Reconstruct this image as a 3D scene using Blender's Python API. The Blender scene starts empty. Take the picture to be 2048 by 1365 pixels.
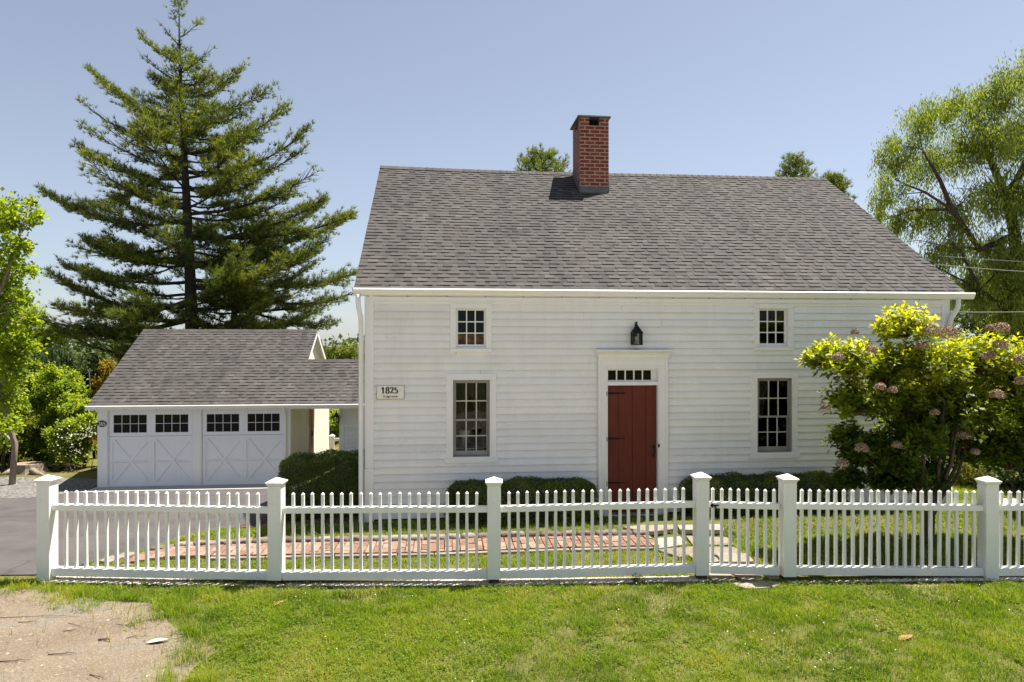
import bpy, bmesh, math, random
import numpy as np
from mathutils import Vector, Matrix
R = random.Random(7); NR = np.random.default_rng(7)
PI = math.pi
sc = bpy.context.scene
COL = sc.collection

# ------------------------------------------------------------------ camera maths (photo pixels -> metres)
F, CX, HZ, CH = 1365.0, 1024.0, 690.0, 2.77
TH = math.atan(131/1365.0); cT, sT = math.cos(TH), math.sin(TH)
def ray(px, py):
    x = (px-CX)/F
    return (x*cT+sT, cT-x*sT, (HZ-py)/F)
def atY(px, py, Y):
    r = ray(px, py); t = Y/r[1]; return Vector((r[0]*t, Y, CH+r[2]*t))
def atZ(px, py, z=0.0):
    r = ray(px, py); t = (z-CH)/r[2]; return Vector((r[0]*t, r[1]*t, z))
def atD(px, py, d):
    r = ray(px, py); return Vector((r[0]*d, r[1]*d, CH+r[2]*d))

# ------------------------------------------------------------------ noise + terrain
def sm(a, b, x):
    t = np.clip((np.asarray(x, float)-a)/(b-a), 0, 1); return t*t*(3-2*t)
_LAT = NR.random((256, 256))
def vnoise(x, y):
    x = np.asarray(x, float); y = np.asarray(y, float)
    xi = np.floor(x).astype(int); yi = np.floor(y).astype(int)
    fx = x-xi; fy = y-yi; fx = fx*fx*(3-2*fx); fy = fy*fy*(3-2*fy)
    a = _LAT[xi % 256, yi % 256]; b = _LAT[(xi+1) % 256, yi % 256]
    c = _LAT[xi % 256, (yi+1) % 256]; d = _LAT[(xi+1) % 256, (yi+1) % 256]
    return (a*(1-fx)+b*fx)*(1-fy)+(c*(1-fx)+d*fx)*fy
def fbm(x, y, o=3):
    s = 0; a = .5
    for i in range(o):
        s = s+a*vnoise(x*2**i+17*i, y*2**i+31*i); a *= .5
    return s/(1-.5**o)
def Zs(pts, z=0): return [tuple(atZ(a, b, z)[:2]) for a, b in pts]
PT = Zs([(262, 1092), (330, 1091), (480, 1091), (600, 1090), (720, 1089), (850, 1087), (990, 1081), (1150, 1078), (1300, 1077)], .08)
PB = Zs([(245, 1117), (330, 1116), (480, 1116), (600, 1115), (720, 1113), (850, 1111), (990, 1106), (1150, 1101), (1305, 1098)], .08)
def g(X, Y):
    X = np.asarray(X, float); Y = np.asarray(Y, float)
    w = sm(-1.4, -4.6, X)
    s = np.clip((Y-8.6)/(19.2-8.6), 0, 1); s = s*(.75+.25*s)
    z = -1.13*s*w
    z = z-5.0*sm(30, 70, Y)*sm(30, 0, X)
    K = np.interp(X, [p[0] for p in PT], [p[1]+.10 for p in PT]); K = np.where(X > PT[-1][0], 9.15, K); wd = np.where(X > PT[-1][0], .5, .03)
    bank = .045*np.clip((Y-K+.02)/(wd+.02), 0, 1)+.075*sm(.05, .55, Y-K)-.10*sm(9.9, 10.4, Y)
    fy = np.interp(X, [-4.70, -1.97, .55, 3.0, 4.0, 6.42, 8.85], [8.57, 8.15, 7.94, 7.85, 7.70, 7.55, 7.40]); bank = bank+.08*sm(.06, .5, Y-fy)
    z = z+bank*sm(-4.25, -3.5, X)*(1-sm(10.5, 11.3, Y)*(X < -1.3))*(1-sm(13, 16, Y))
    return z
def gz(x, y): return float(g(x, y))

# ------------------------------------------------------------------ materials
def new_mat(name):
    m = bpy.data.materials.new(name); m.use_nodes = True
    nt = m.node_tree; nt.nodes.clear()
    out = nt.nodes.new('ShaderNodeOutputMaterial')
    return m, nt, out
def c4(c): return (c[0], c[1], c[2], 1)
def ramp(nt, fac, stops):
    r = nt.nodes.new('ShaderNodeValToRGB'); e = r.color_ramp.elements
    while len(e) < len(stops): e.new(0.5)
    for i, (p, c) in enumerate(stops):
        e[i].position = p; e[i].color = c4(c)
    nt.links.new(fac, r.inputs[0]); return r.outputs[0]
def mixc(nt, fac, a, b, mode='MIX'):
    m = nt.nodes.new('ShaderNodeMix'); m.data_type = 'RGBA'; m.blend_type = mode
    for s, v in ((m.inputs[0], fac), (m.inputs[6], a), (m.inputs[7], b)):
        if hasattr(v, 'links') or hasattr(v, 'is_linked'): nt.links.new(v, s)
        elif isinstance(v, (int, float)): s.default_value = v
        else: s.default_value = c4(v)
    return m.outputs[2]
def noise(nt, scale, detail=4, rough=.55, vec=None, coord='Object'):
    if vec is None:
        tc = nt.nodes.new('ShaderNodeTexCoord'); vec = tc.outputs[coord]
    n = nt.nodes.new('ShaderNodeTexNoise'); n.inputs['Scale'].default_value = scale
    n.inputs['Detail'].default_value = detail; n.inputs['Roughness'].default_value = rough
    nt.links.new(vec, n.inputs['Vector']); return n.outputs['Fac']
def stretch(nt, s, coord='Object'):
    tc = nt.nodes.new('ShaderNodeTexCoord'); mp = nt.nodes.new('ShaderNodeMapping')
    mp.inputs['Scale'].default_value = s; nt.links.new(tc.outputs[coord], mp.inputs[0]); return mp.outputs[0]
def bump(nt, h, dist, strength=.6):
    b = nt.nodes.new('ShaderNodeBump'); b.inputs['Distance'].default_value = dist
    b.inputs['Strength'].default_value = strength; nt.links.new(h, b.inputs['Height']); return b.outputs[0]
def princ(nt, out, col, rough=.6, nrm=None, metal=0, spec=.5):
    p = nt.nodes.new('ShaderNodeBsdfPrincipled')
    if hasattr(col, 'is_linked'): nt.links.new(col, p.inputs['Base Color'])
    else: p.inputs['Base Color'].default_value = c4(col)
    p.inputs['Roughness'].default_value = rough; p.inputs['Metallic'].default_value = metal
    p.inputs['Specular IOR Level'].default_value = spec
    if nrm is not None: nt.links.new(nrm, p.inputs['Normal'])
    nt.links.new(p.outputs[0], out.inputs[0]); return p
def attr(nt, name='rnd'):
    a = nt.nodes.new('ShaderNodeAttribute'); a.attribute_name = name; return a.outputs['Fac']

def simple(name, c1, c2=None, scale=6, rough=.6, bscale=40, bdist=.002, st=None, metal=0, spec=.4, lo=.35, hi=.7):
    m, nt, out = new_mat(name)
    c2 = c2 or tuple(x*.85 for x in c1)
    v = stretch(nt, st) if st else None
    col = ramp(nt, noise(nt, scale, 5, .6, v), [(lo, c2), (hi, c1)])
    nb = bump(nt, noise(nt, bscale, 3, .5, v), bdist) if bdist else None
    princ(nt, out, col, rough, nb, metal, spec); return m
def leaf_mat(name, stops, transl=.4, tcol=None, rough=.55, spec=.3):
    m, nt, out = new_mat(name)
    col = ramp(nt, attr(nt), stops)
    p = nt.nodes.new('ShaderNodeBsdfPrincipled'); nt.links.new(col, p.inputs['Base Color'])
    p.inputs['Roughness'].default_value = rough; p.inputs['Specular IOR Level'].default_value = spec
    t = nt.nodes.new('ShaderNodeBsdfTranslucent')
    tc = mixc(nt, 1.0, col, tcol or (1.5, 1.35, .5), 'MULTIPLY'); nt.links.new(tc, t.inputs[0])
    mx = nt.nodes.new('ShaderNodeMixShader'); mx.inputs[0].default_value = transl
    nt.links.new(p.outputs[0], mx.inputs[1]); nt.links.new(t.outputs[0], mx.inputs[2])
    nt.links.new(mx.outputs[0], out.inputs[0]); return m

M = {}
def paint(name, c, var=.9, rough=.55, dirt=0.0, dcol=(.35, .33, .27)):
    m, nt, out = new_mat(name)
    col = ramp(nt, noise(nt, 3.0, 6, .65), [(.3, tuple(x*var for x in c)), (.7, c)])
    col = mixc(nt, 1.0, col, ramp(nt, attr(nt), [(0, (.93, .93, .92)), (.5, (1, 1, 1)), (1, (1.0, .985, .955))]), 'MULTIPLY')
    if dirt:
        sp = ramp(nt, noise(nt, 38, 3, .7), [(.57, (0, 0, 0)), (.68, (1, 1, 1))])
        b2 = ramp(nt, noise(nt, 5, 3, .6), [(.45, (0, 0, 0)), (.7, (1, 1, 1))])
        f = nt.nodes.new('ShaderNodeMath'); f.operation = 'MULTIPLY'
        nt.links.new(sp, f.inputs[0]); nt.links.new(b2, f.inputs[1])
        f2 = nt.nodes.new('ShaderNodeMath'); f2.operation = 'MULTIPLY'; f2.inputs[1].default_value = dirt
        nt.links.new(f.outputs[0], f2.inputs[0])
        col = mixc(nt, f2.outputs[0], col, dcol)
    stk = ramp(nt, noise(nt, 1.0, 6, .7, stretch(nt, (5, 5, .5))), [(.28, (.945, .94, .925)), (.5, (1, 1, 1))])
    col = mixc(nt, 1.0, col, stk, 'MULTIPLY')
    grain = noise(nt, 30, 4, .6, stretch(nt, (.25, 1, 3)))
    princ(nt, out, col, rough, bump(nt, grain, .0012, .5), 0, .35); return m
WHITE = (.80, .79, .76)
M['clap'] = paint('clapboard paint', (.84, .825, .795), .91, .6, .35)
M['butt'] = paint('board edge bounce shade', (.44, .36, .22), .9, .7, .3)  # warm bounce light and shade below each board painted into its edge
M['trim'] = paint('trim paint', (.82, .80, .765), .95, .5, .2)
M['fence'] = paint('fence paint', (.82, .81, .765), .94, .45, .55)
M['gdoor'] = paint('garage door paint', (.80, .80, .80), .96, .5)
M['gwall'] = paint('garage wall paint', (.78, .78, .77), .93, .55, .2)
M['ccream'] = paint('cream board paint', (.78, .72, .60), .93, .55)
M['gutter'] = paint('gutter enamel', (.82, .80, .75), .95, .35, .3)
M['storm'] = simple('storm sash paint', (.30, .285, .25), (.25, .235, .21), 8, .5, 60, .0006)
M['beige'] = simple('beige muntin paint', (.56, .53, .46), (.50, .47, .40), 8, .5, 60, .0006)
M['black'] = simple('black iron', (.014, .013, .013), (.008, .008, .008), 30, .6, 90, .001, None, 0, .15)
M['rust'] = simple('stained wood foot', (.09, .055, .035), (.04, .028, .02), 15, .85, 40, .004)
M['found'] = simple('foundation stone', (.20, .19, .18), (.10, .10, .095), 5, .9, 12, .02)
M['granite'] = simple('granite step', (.24, .24, .24), (.15, .15, .155), 14, .85, 30, .006)
M['lead'] = simple('lead flashing', (.13, .135, .13), (.06, .063, .063), 9, .6, 20, .004)
M['slab'] = simple('bluestone cap', (.10, .12, .125), (.07, .08, .085), 8, .7, 30, .004)
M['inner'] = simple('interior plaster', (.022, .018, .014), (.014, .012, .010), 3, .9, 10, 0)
M['soot'] = simple('soot', (.012, .012, .012), (.006, .006, .006), 3, 1, 10, 0)
M['amber'] = simple('amber wood', (.75, .30, .04), (.20, .06, .012), 9, .5, 20, .004)
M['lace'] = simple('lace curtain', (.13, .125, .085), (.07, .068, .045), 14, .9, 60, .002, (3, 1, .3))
M['china'] = simple('china', (.75, .75, .72), (.6, .6, .58), 5, .3, 20, 0)
M['teal'] = simple('teal cloth', (.05, .22, .22), (.02, .09, .10), 9, .8, 20, .002)
def door_mat():
    m, nt, out = new_mat('barn red paint')
    v = stretch(nt, (9, 9, .7))
    col = ramp(nt, noise(nt, 3, 6, .65, v), [(.25, (.085, .016, .008)), (.75, (.155, .030, .015))])
    ws = ramp(nt, noise(nt, 2.2, 5, .7), [(.5, (0, 0, 0)), (.85, (.5, .5, .5))])
    col = mixc(nt, ws, col, (.18, .04, .02))
    princ(nt, out, col, .5, bump(nt, noise(nt, 5, 4, .6, v), .003, .5), 0, .2); return m
M['door'] = door_mat()
M['bdoor'] = simple('brown door wood', (.30, .12, .06), (.17, .065, .03), 4, .5, 20, .002, (5, 5, .6))
def glass():
    m, nt, out = new_mat('window glass')
    fr = nt.nodes.new('ShaderNodeFresnel'); fr.inputs[0].default_value = 1.27
    tr = nt.nodes.new('ShaderNodeBsdfTransparent'); tr.inputs[0].default_value = (.80, .82, .80, 1)
    gl = nt.nodes.new('ShaderNodeBsdfGlossy'); gl.inputs['Roughness'].default_value = .02
    nt.links.new(bump(nt, noise(nt, 2.5, 2, .5), .01, .25), gl.inputs['Normal'])
    mx = nt.nodes.new('ShaderNodeMixShader'); nt.links.new(fr.outputs[0], mx.inputs[0])
    nt.links.new(tr.outputs[0], mx.inputs[1]); nt.links.new(gl.outputs[0], mx.inputs[2])
    nt.links.new(mx.outputs[0], out.inputs[0]); return m
M['glass'] = glass()
def shingle():
    m, nt, out = new_mat('asphalt shingles')
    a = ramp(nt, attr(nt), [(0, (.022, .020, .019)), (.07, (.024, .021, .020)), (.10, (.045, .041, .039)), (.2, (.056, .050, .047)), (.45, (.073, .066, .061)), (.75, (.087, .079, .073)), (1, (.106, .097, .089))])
    gr = ramp(nt, noise(nt, 160, 3, .7), [(.3, (.7, .7, .7)), (.7, (1.15, 1.15, 1.15))])
    big = ramp(nt, noise(nt, .9, 4, .6), [(.3, (.88, .88, .9)), (.7, (1.08, 1.06, 1.04))])
    col = mixc(nt, 1.0, mixc(nt, 1.0, a, gr, 'MULTIPLY'), big, 'MULTIPLY')
    stk = ramp(nt, noise(nt, 1.0, 5, .65, stretch(nt, (2.6, .22, .22))), [(.32, (.80, .80, .81)), (.5, (1, 1, 1)), (.72, (1.10, 1.09, 1.07))])
    col = mixc(nt, 1.0, col, stk, 'MULTIPLY')
    princ(nt, out, col, .9, bump(nt, noise(nt, 220, 2, .6), .003, .6), 0, .25); return m
M['shingle'] = shingle()
def brick(name, c1, c2, mortar, bw=.205, rh=.0755, ms=.011, axis='box'):
    m, nt, out = new_mat(name)
    uv = nt.nodes.new('ShaderNodeUVMap'); uv.uv_map = 'UVMap'
    b = nt.nodes.new('ShaderNodeTexBrick'); nt.links.new(uv.outputs[0], b.inputs['Vector'])
    b.inputs['Scale'].default_value = 1; b.inputs['Brick Width'].default_value = bw; b.inputs['Row Height'].default_value = rh
    b.inputs['Mortar Size'].default_value = ms; b.inputs['Mortar Smooth'].default_value = .15; b.inputs['Bias'].default_value = -.1
    b.inputs['Color1'].default_value = c4(c1); b.inputs['Color2'].default_value = c4(c2); b.inputs['Mortar'].default_value = c4(mortar)
    v = ramp(nt, noise(nt, 14, 4, .6), [(.3, (.72, .70, .70)), (.7, (1.15, 1.12, 1.1))])
    col = mixc(nt, 1.0, b.outputs['Color'], v, 'MULTIPLY')
    inv = nt.nodes.new('ShaderNodeMath'); inv.operation = 'SUBTRACT'; inv.inputs[0].default_value = 1; nt.links.new(b.outputs['Fac'], inv.inputs[1])
    ad = nt.nodes.new('ShaderNodeMath'); ad.operation = 'MULTIPLY_ADD'; nt.links.new(noise(nt, 60, 3, .6), ad.inputs[0]); ad.inputs[1].default_value = .3
    nt.links.new(inv.outputs[0], ad.inputs[2])
    princ(nt, out, col, .85, bump(nt, ad.outputs[0], .008, .7), 0, .25); return m
M['brick'] = brick('chimney brick', (.17, .035, .022), (.26, .065, .04), (.36, .29, .24))
def attr_mat(name, stops, rough=.85, nscale=18, lo=.75, hi=1.15, bscale=40, bdist=.004, spec=.25):
    m, nt, out = new_mat(name)
    a = ramp(nt, attr(nt), stops)
    v = ramp(nt, noise(nt, nscale, 5, .65), [(.3, (lo,)*3), (.7, (hi,)*3)])
    princ(nt, out, mixc(nt, 1.0, a, v, 'MULTIPLY'), rough, bump(nt, noise(nt, bscale, 4, .6), bdist, .7), 0, spec); return m
M['paver'] = attr_mat('path brick', [(0, (.19, .10, .066)), (.5, (.255, .152, .105)), (1, (.33, .215, .155))])
M['cobble'] = attr_mat('cobble granite', [(0, (.13, .08, .066)), (.5, (.20, .145, .12)), (1, (.30, .25, .215))], bscale=22, bdist=.012)
M['flag'] = attr_mat('flagstone', [(0, (.20, .165, .125)), (.5, (.28, .235, .185)), (1, (.36, .31, .25))], nscale=9, bscale=20, bdist=.01)
M['pebble'] = attr_mat('pebbles', [(0, (.30, .26, .22)), (.5, (.52, .46, .39)), (1, (.72, .67, .60))], nscale=30)
M['sandgrit'] = attr_mat('sand grit', [(0, (.10, .075, .055)), (.6, (.22, .175, .13)), (1, (.38, .33, .27))], nscale=30)
M['grit'] = attr_mat('grey grit', [(0, (.08, .072, .065)), (.5, (.14, .127, .115)), (1, (.23, .213, .197))], nscale=30)
M['clover'] = leaf_mat('clover leaves', [(0, (.06, .11, .010)), (.5, (.14, .205, .012)), (1, (.23, .29, .02))], .4, (1.4, 1.4, .4), .6, .15)
M['chips'] = attr_mat('bark chips', [(0, (.05, .028, .018)), (.5, (.13, .065, .04)), (1, (.26, .15, .09))], nscale=30)
def ground_mat():
    m, nt, out = new_mat('turf soil')
    n1 = ramp(nt, noise(nt, 1.3, 6, .65), [(.3, (.07, .075, .02)), (.55, (.13, .125, .035)), (.8, (.20, .165, .08))])
    n2 = ramp(nt, noise(nt, 35, 4, .7), [(.3, (.6, .6, .6)), (.7, (1.2, 1.2, 1.2))])
    princ(nt, out, mixc(nt, 1.0, n1, n2, 'MULTIPLY'), .95, bump(nt, noise(nt, 60, 3, .6), .01, .7), 0, .1); return m
M['turf'] = ground_mat()
def dirt_mat():
    m, nt, out = new_mat('sandy dirt')
    a = ramp(nt, noise(nt, 1.1, 6, .6), [(.3, (.150, .112, .078)), (.55, (.200, .158, .112)), (.75, (.165, .150, .125))])
    f = ramp(nt, noise(nt, 55, 5, .75), [(.25, (.42, .40, .38)), (.5, (1, 1, 1)), (.75, (1.5, 1.45, 1.38))])
    st = ramp(nt, noise(nt, 3.1, 4, .7), [(.56, (0, 0, 0)), (.74, (.42, .42, .42))])
    col = mixc(nt, st, mixc(nt, 1.0, a, f, 'MULTIPLY'), (.155, .165, .155))
    princ(nt, out, col, .95, bump(nt, noise(nt, 70, 5, .75), .012, .8), 0, .15); return m
M['dirt'] = dirt_mat()
def asphalt_mat():
    m, nt, out = new_mat('asphalt')
    a = ramp(nt, noise(nt, 1.0, 6, .65), [(.28, (.058, .051, .049)), (.5, (.082, .072, .068)), (.72, (.104, .092, .086))])
    f = ramp(nt, noise(nt, 120, 3, .7), [(.3, (.75, .75, .75)), (.7, (1.2, 1.2, 1.2))])
    sp = ramp(nt, noise(nt, 9, 3, .8, stretch(nt, (.35, 1, 1))), [(.70, (0, 0, 0)), (.78, (.5, .5, .5))])
    v = nt.nodes.new('ShaderNodeTexVoronoi'); v.feature = 'DISTANCE_TO_EDGE'; v.inputs['Scale'].default_value = .42
    tc = nt.nodes.new('ShaderNodeTexCoord'); mp = nt.nodes.new('ShaderNodeMapping'); mp.inputs['Scale'].default_value = (.5, 1.7, 1)
    nn = nt.nodes.new('ShaderNodeTexNoise'); nn.inputs['Scale'].default_value = 1.5
    va = nt.nodes.new('ShaderNodeVectorMath'); va.operation = 'MULTIPLY_ADD'; va.inputs[1].default_value = (.6,)*3
    nt.links.new(tc.outputs['Object'], mp.inputs[0]); nt.links.new(tc.outputs['Object'], nn.inputs['Vector'])
    nt.links.new(nn.outputs['Color'], va.inputs[0]); nt.links.new(mp.outputs[0], va.inputs[2]); nt.links.new(va.outputs[0], v.inputs['Vector'])
    cr = ramp(nt, v.outputs['Distance'], [(0, (.75, .75, .75)), (.012, (0, 0, 0))])
    col = mixc(nt, sp, mixc(nt, 1.0, a, f, 'MULTIPLY'), (.24, .22, .21))
    col = mixc(nt, cr, col, (.045, .04, .038))
    princ(nt, out, col, .85, bump(nt, noise(nt, 150, 3, .7), .004, .7), 0, .3); return m
M['asphalt'] = asphalt_mat()
def gravel_mat():
    m, nt, out = new_mat('crushed gravel')
    v = nt.nodes.new('ShaderNodeTexVoronoi'); v.inputs['Scale'].default_value = 22
    tc = nt.nodes.new('ShaderNodeTexCoord'); nt.links.new(tc.outputs['Object'], v.inputs['Vector'])
    sepr = nt.nodes.new('ShaderNodeSeparateColor'); nt.links.new(v.outputs['Color'], sepr.inputs[0])
    a = ramp(nt, sepr.outputs[0], [(0, (.08, .072, .065)), (.5, (.15, .137, .125)), (1, (.24, .225, .21))])
    princ(nt, out, a, .9, bump(nt, v.outputs['Distance'], .02, .8), 0, .2); return m
M['gravel'] = gravel_mat()
M['palegravel'] = simple('pale gravel bed', (.52, .46, .39), (.30, .26, .21), 45, .95, 60, .01)
M['bounce_road'] = simple('gritty pale road', (.44, .385, .31), (.36, .315, .25), 2, .95, 90, .006)
M['concrete'] = simple('concrete', (.40, .39, .36), (.32, .31, .29), 4, .9, 60, .002)
M['mulch'] = simple('mulch soil', (.075, .04, .026), (.03, .018, .012), 20, .95, 40, .02)
M['bark'] = simple('dark bark', (.075, .058, .045), (.03, .023, .018), 6, .95, 14, .03, (3, 3, .6))
M['barkred'] = simple('brown shrub bark', (.13, .08, .055), (.06, .037, .026), 10, .9, 30, .008, (3, 3, .6))
M['barkgrey'] = simple('grey bark', (.30, .24, .19), (.17, .135, .105), 6, .9, 16, .02, (3, 3, .6))
M['stumpwood'] = simple('weathered stump wood', (.34, .27, .21), (.18, .135, .10), 7, .9, 20, .02, (3, 3, .8))
M['stick'] = simple('dry stick', (.15, .10, .07), (.08, .05, .035), 20, .9, 60, .002)
M['dryleaf'] = simple('dry leaf', (.42, .22, .10), (.28, .13, .05), 20, .8, 40, .002)
M['paleleaf'] = simple('bleached leaf', (.60, .50, .36), (.48, .38, .26), 20, .8, 40, .002)
M['wire'] = simple('wire sheath', (.24, .235, .23), (.17, .165, .16), 5, .5, 10, 0)
M['signw'] = simple('sign board paint', (.84, .80, .70), (.76, .72, .62), 10, .5, 60, .0008)
M['ink'] = simple('black lettering', (.012, .012, .012), (.02, .02, .02), 30, .5, 60, 0)
M['numw'] = simple('white numerals', (.80, .80, .77), (.74, .74, .72), 30, .5, 60, 0)
M['bulb'] = simple('frosted bulb', (.75, .73, .66), (.70, .68, .6), 30, .2, 60, 0)
M['grass'] = leaf_mat('grass blades', [(0, (.048, .098, .008)), (.35, (.128, .208, .010)), (.7, (.228, .305, .016)), (.86, (.32, .32, .05)), (1, (.44, .37, .18))], .45, (1.5, 1.45, .4), .6, .12)
M['hydr'] = leaf_mat('hydrangea leaves', [(0, (.035, .075, .010)), (.5, (.15, .205, .012)), (1, (.35, .385, .014))], .62, (2.2, 1.9, .25), .42, .4)
M['box'] = leaf_mat('boxwood leaves', [(0, (.030, .054, .010)), (.6, (.082, .118, .015)), (1, (.21, .245, .022))], .25, (1.6, 1.5, .4), .4, .4)
M['pine'] = leaf_mat('pine needles', [(0, (.052, .082, .022)), (.5, (.125, .165, .030)), (.85, (.22, .25, .04)), (1, (.31, .32, .05))], .38, (1.5, 1.4, .5), .5, .3)
M['willow'] = leaf_mat('willow leaves', [(0, (.095, .13, .022)), (.5, (.24, .28, .042)), (1, (.44, .46, .12))], .55, (1.25, 1.35, .5), .4, .45)
M['maple'] = leaf_mat('maple leaves', [(0, (.075, .13, .012)), (.5, (.21, .29, .02)), (1, (.38, .43, .032))], .55, (1.7, 1.6, .4), .5, .35)
M['brush'] = leaf_mat('thicket leaves', [(0, (.085, .145, .018)), (.5, (.23, .31, .032)), (1, (.44, .48, .08))], .52, (1.6, 1.5, .45), .5, .35)
M['lime'] = leaf_mat('lime leaves', [(0, (.07, .10, .012)), (.5, (.15, .18, .018)), (1, (.26, .26, .03))], .42, (1.6, 1.5, .4), .5, .35)
M['gold'] = leaf_mat('golden leaves', [(0, (.12, .09, .012)), (.5, (.28, .20, .02)), (1, (.42, .30, .03))], .42, (1.4, 1.2, .4), .5, .3)
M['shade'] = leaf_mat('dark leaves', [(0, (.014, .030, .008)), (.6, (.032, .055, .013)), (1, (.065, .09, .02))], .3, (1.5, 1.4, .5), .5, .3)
M['far'] = leaf_mat('far leaves', [(0, (.05, .085, .035)), (.6, (.095, .14, .05)), (1, (.15, .19, .06))], .3, (1.4, 1.3, .6), .6, .2)
M['panicle'] = attr_mat('dried panicle', [(0, (.20, .12, .07)), (.5, (.38, .26, .17)), (1, (.54, .42, .31))], nscale=40)
M['catmint'] = leaf_mat('grey green leaves', [(0, (.06, .085, .035)), (.6, (.13, .16, .06)), (1, (.22, .24, .11))], .35)
M['violet'] = leaf_mat('violet blossom', [(0, (.28, .17, .30)), (1, (.55, .42, .52))], .35, (1, 1, 1))
M['pink'] = leaf_mat('pink blossom', [(0, (.55, .06, .12)), (1, (.75, .16, .25))], .35, (1, 1, 1))
M['whitefl'] = leaf_mat('white blossom', [(0, (.6, .6, .45)), (1, (.78, .78, .62))], .35, (1, 1, 1))

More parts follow.
